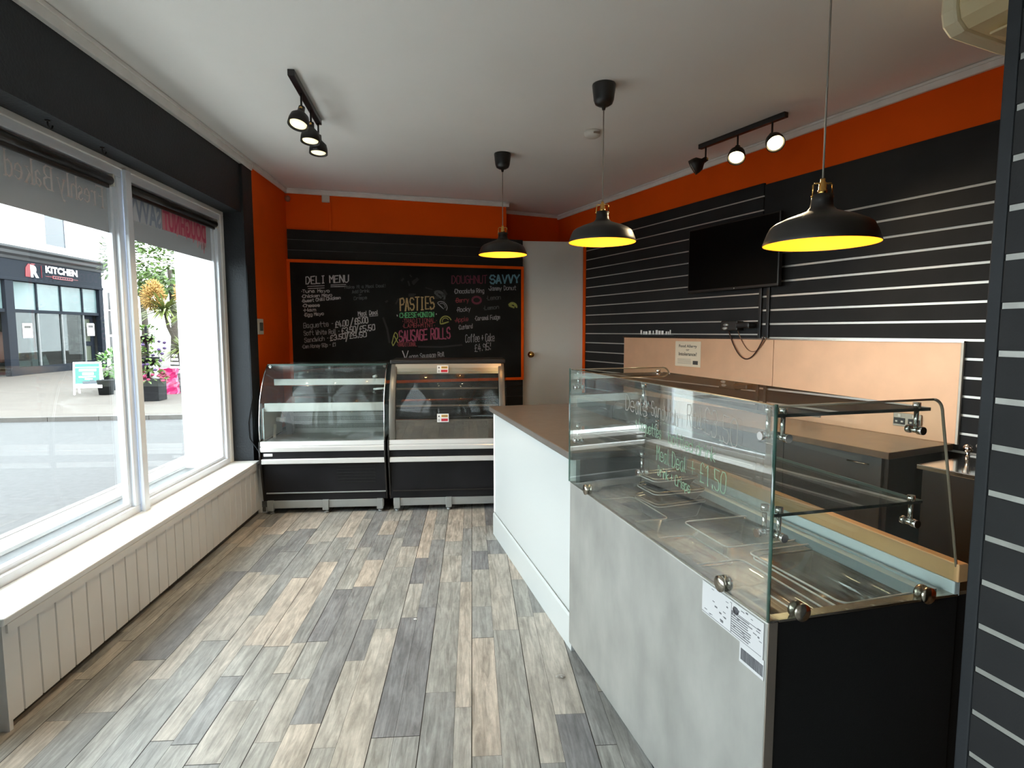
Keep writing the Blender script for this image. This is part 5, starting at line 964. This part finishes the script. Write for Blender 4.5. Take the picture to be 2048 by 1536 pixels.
MB().tube([(0.0, 0, 0.4), (-0.12, 0, 1.2), (-0.35, 0, 1.75), (-0.42, 0, 2.15)], [0.06, 0.05, 0.05, 0.04], 10).build('trunk', BARK, t)
cordyline(t, (-0.42, 0, 2.18), 190, 0.85, 0.034); cordyline(t, (0.10, 0, 2.0), 100, 0.75, 0.030); cordyline(t, (0.05, -0.1, 1.15), 110, 0.55, 0.028, 1.0)
def panicle(t, c, r, n):
    b = MB()
    for _ in range(n):
        u = Vector((pr.gauss(0, 1), pr.gauss(0, 1), pr.gauss(0, 1))).normalized(); p = Vector(c) + Vector((u.x * r * .8, u.y * r * .8, u.z * r * 1.25)) * pr.uniform(0.3, 1); e = p + u * 0.09
        b.tube([p, e], [0.014, 0.008], 5)
    b.build('flower_head', PAN, t)
panicle(t, (-0.68, -0.05, 2.55), 0.33, 800); panicle(t, (0.10, 0.0, 2.62), 0.26, 500)
# bench, post and blue sign, trees
t = thing('slatted_bench', 'white slatted bench behind the tiered flower planter', 'bench', (-10.55, 17.4, PZ), R(-14))
for k in range(4): MB().box(0, 1.25, 0.40 + 0.03 * k, 0.43 + 0.03 * k, 0.50 + 0.12 * k, 0.57 + 0.12 * k).build('back_slat', UPVC, t)
for k in range(4): MB().box(0, 1.25, 0.0 + 0.1 * k, 0.08 + 0.1 * k, 0.42, 0.45).build('seat_slat', UPVC, t)
for x in (0.05, 1.15):
    for y in (0.02, 0.38): MB().box(x, x + 0.05, y, y + 0.05, 0, 0.42).build('leg', UPVC, t)
t = thing('white_post', 'white post rising behind the tiered flower planter', 'post', (-10.35, 16.9, PZ)); MB().tube([(0, 0, 0), (0, 0, 1.9)], 0.07, 12).build('shaft', UPVC, t); MB().lathe([(0, 0), (0.14, 0), (0.13, 0.05), (0, 0.05)], n=16).build('base', UPVC, t)
t = thing('street_sign', 'small blue street sign on a grey pole at the edge of the near mullion', 'street sign', (-12.65, 19.5, PZ)); MB().tube([(0, 0, 0), (0, 0, 2.7)], 0.035, 10).build('pole', SILVERB, t); MB().box(-0.2, 0.2, -0.05, -0.03, 2.25, 2.72).build('plate', mat('sign_blue', (0.012, 0.06, 0.18, 1), 0.4), t, 0.02)
for (x, y, z, rx, rz_, n, lb) in ((-15.75, 25.0, 4.7, 1.35, 1.5, 1500, 'leafy green tree behind the cordyline, left one'), (-12.75, 22.0, 4.3, 1.25, 1.35, 1400, 'leafy green tree behind the cordyline, right one')):
    t = thing('street_tree', lb, 'tree', (x, y, PZ), 0, 'trees beyond the pavement')
    MB().tube([(0, 0, 0), (0.1, 0, 2), (0, 0, 3.9)], [0.16, 0.13, 0.08], 10).build('trunk', BARK, t)
    b = MB(); bush(b, (0, 0, z), rx, rx, rz_, n, 0.24, pr); b.build('foliage', LEAF2, t)
t = thing('distant_house', 'pale house far beyond the trees', 'house', (-24, 44, PZ)); MB().box(0, 16, 0, 5, 0, 5.2).build('wall', EXTW, t); MB().prism([(-0.3, 5.2), (2.5, 7.2), (5.3, 5.2)], -0.3, 16.3, 'x').build('roof', mat('slate_roof', (0.25, 0.24, 0.24, 1), 0.8), t)
b = MB(); [b.box(2 + 3.2 * k, 3.1 + 3.2 * k, -0.03, 0.02, 1.2, 2.8) for k in range(4)]; b.build('window', mat('sash_dark_glass', (0.03, 0.036, 0.044, 1), 0.15), t)
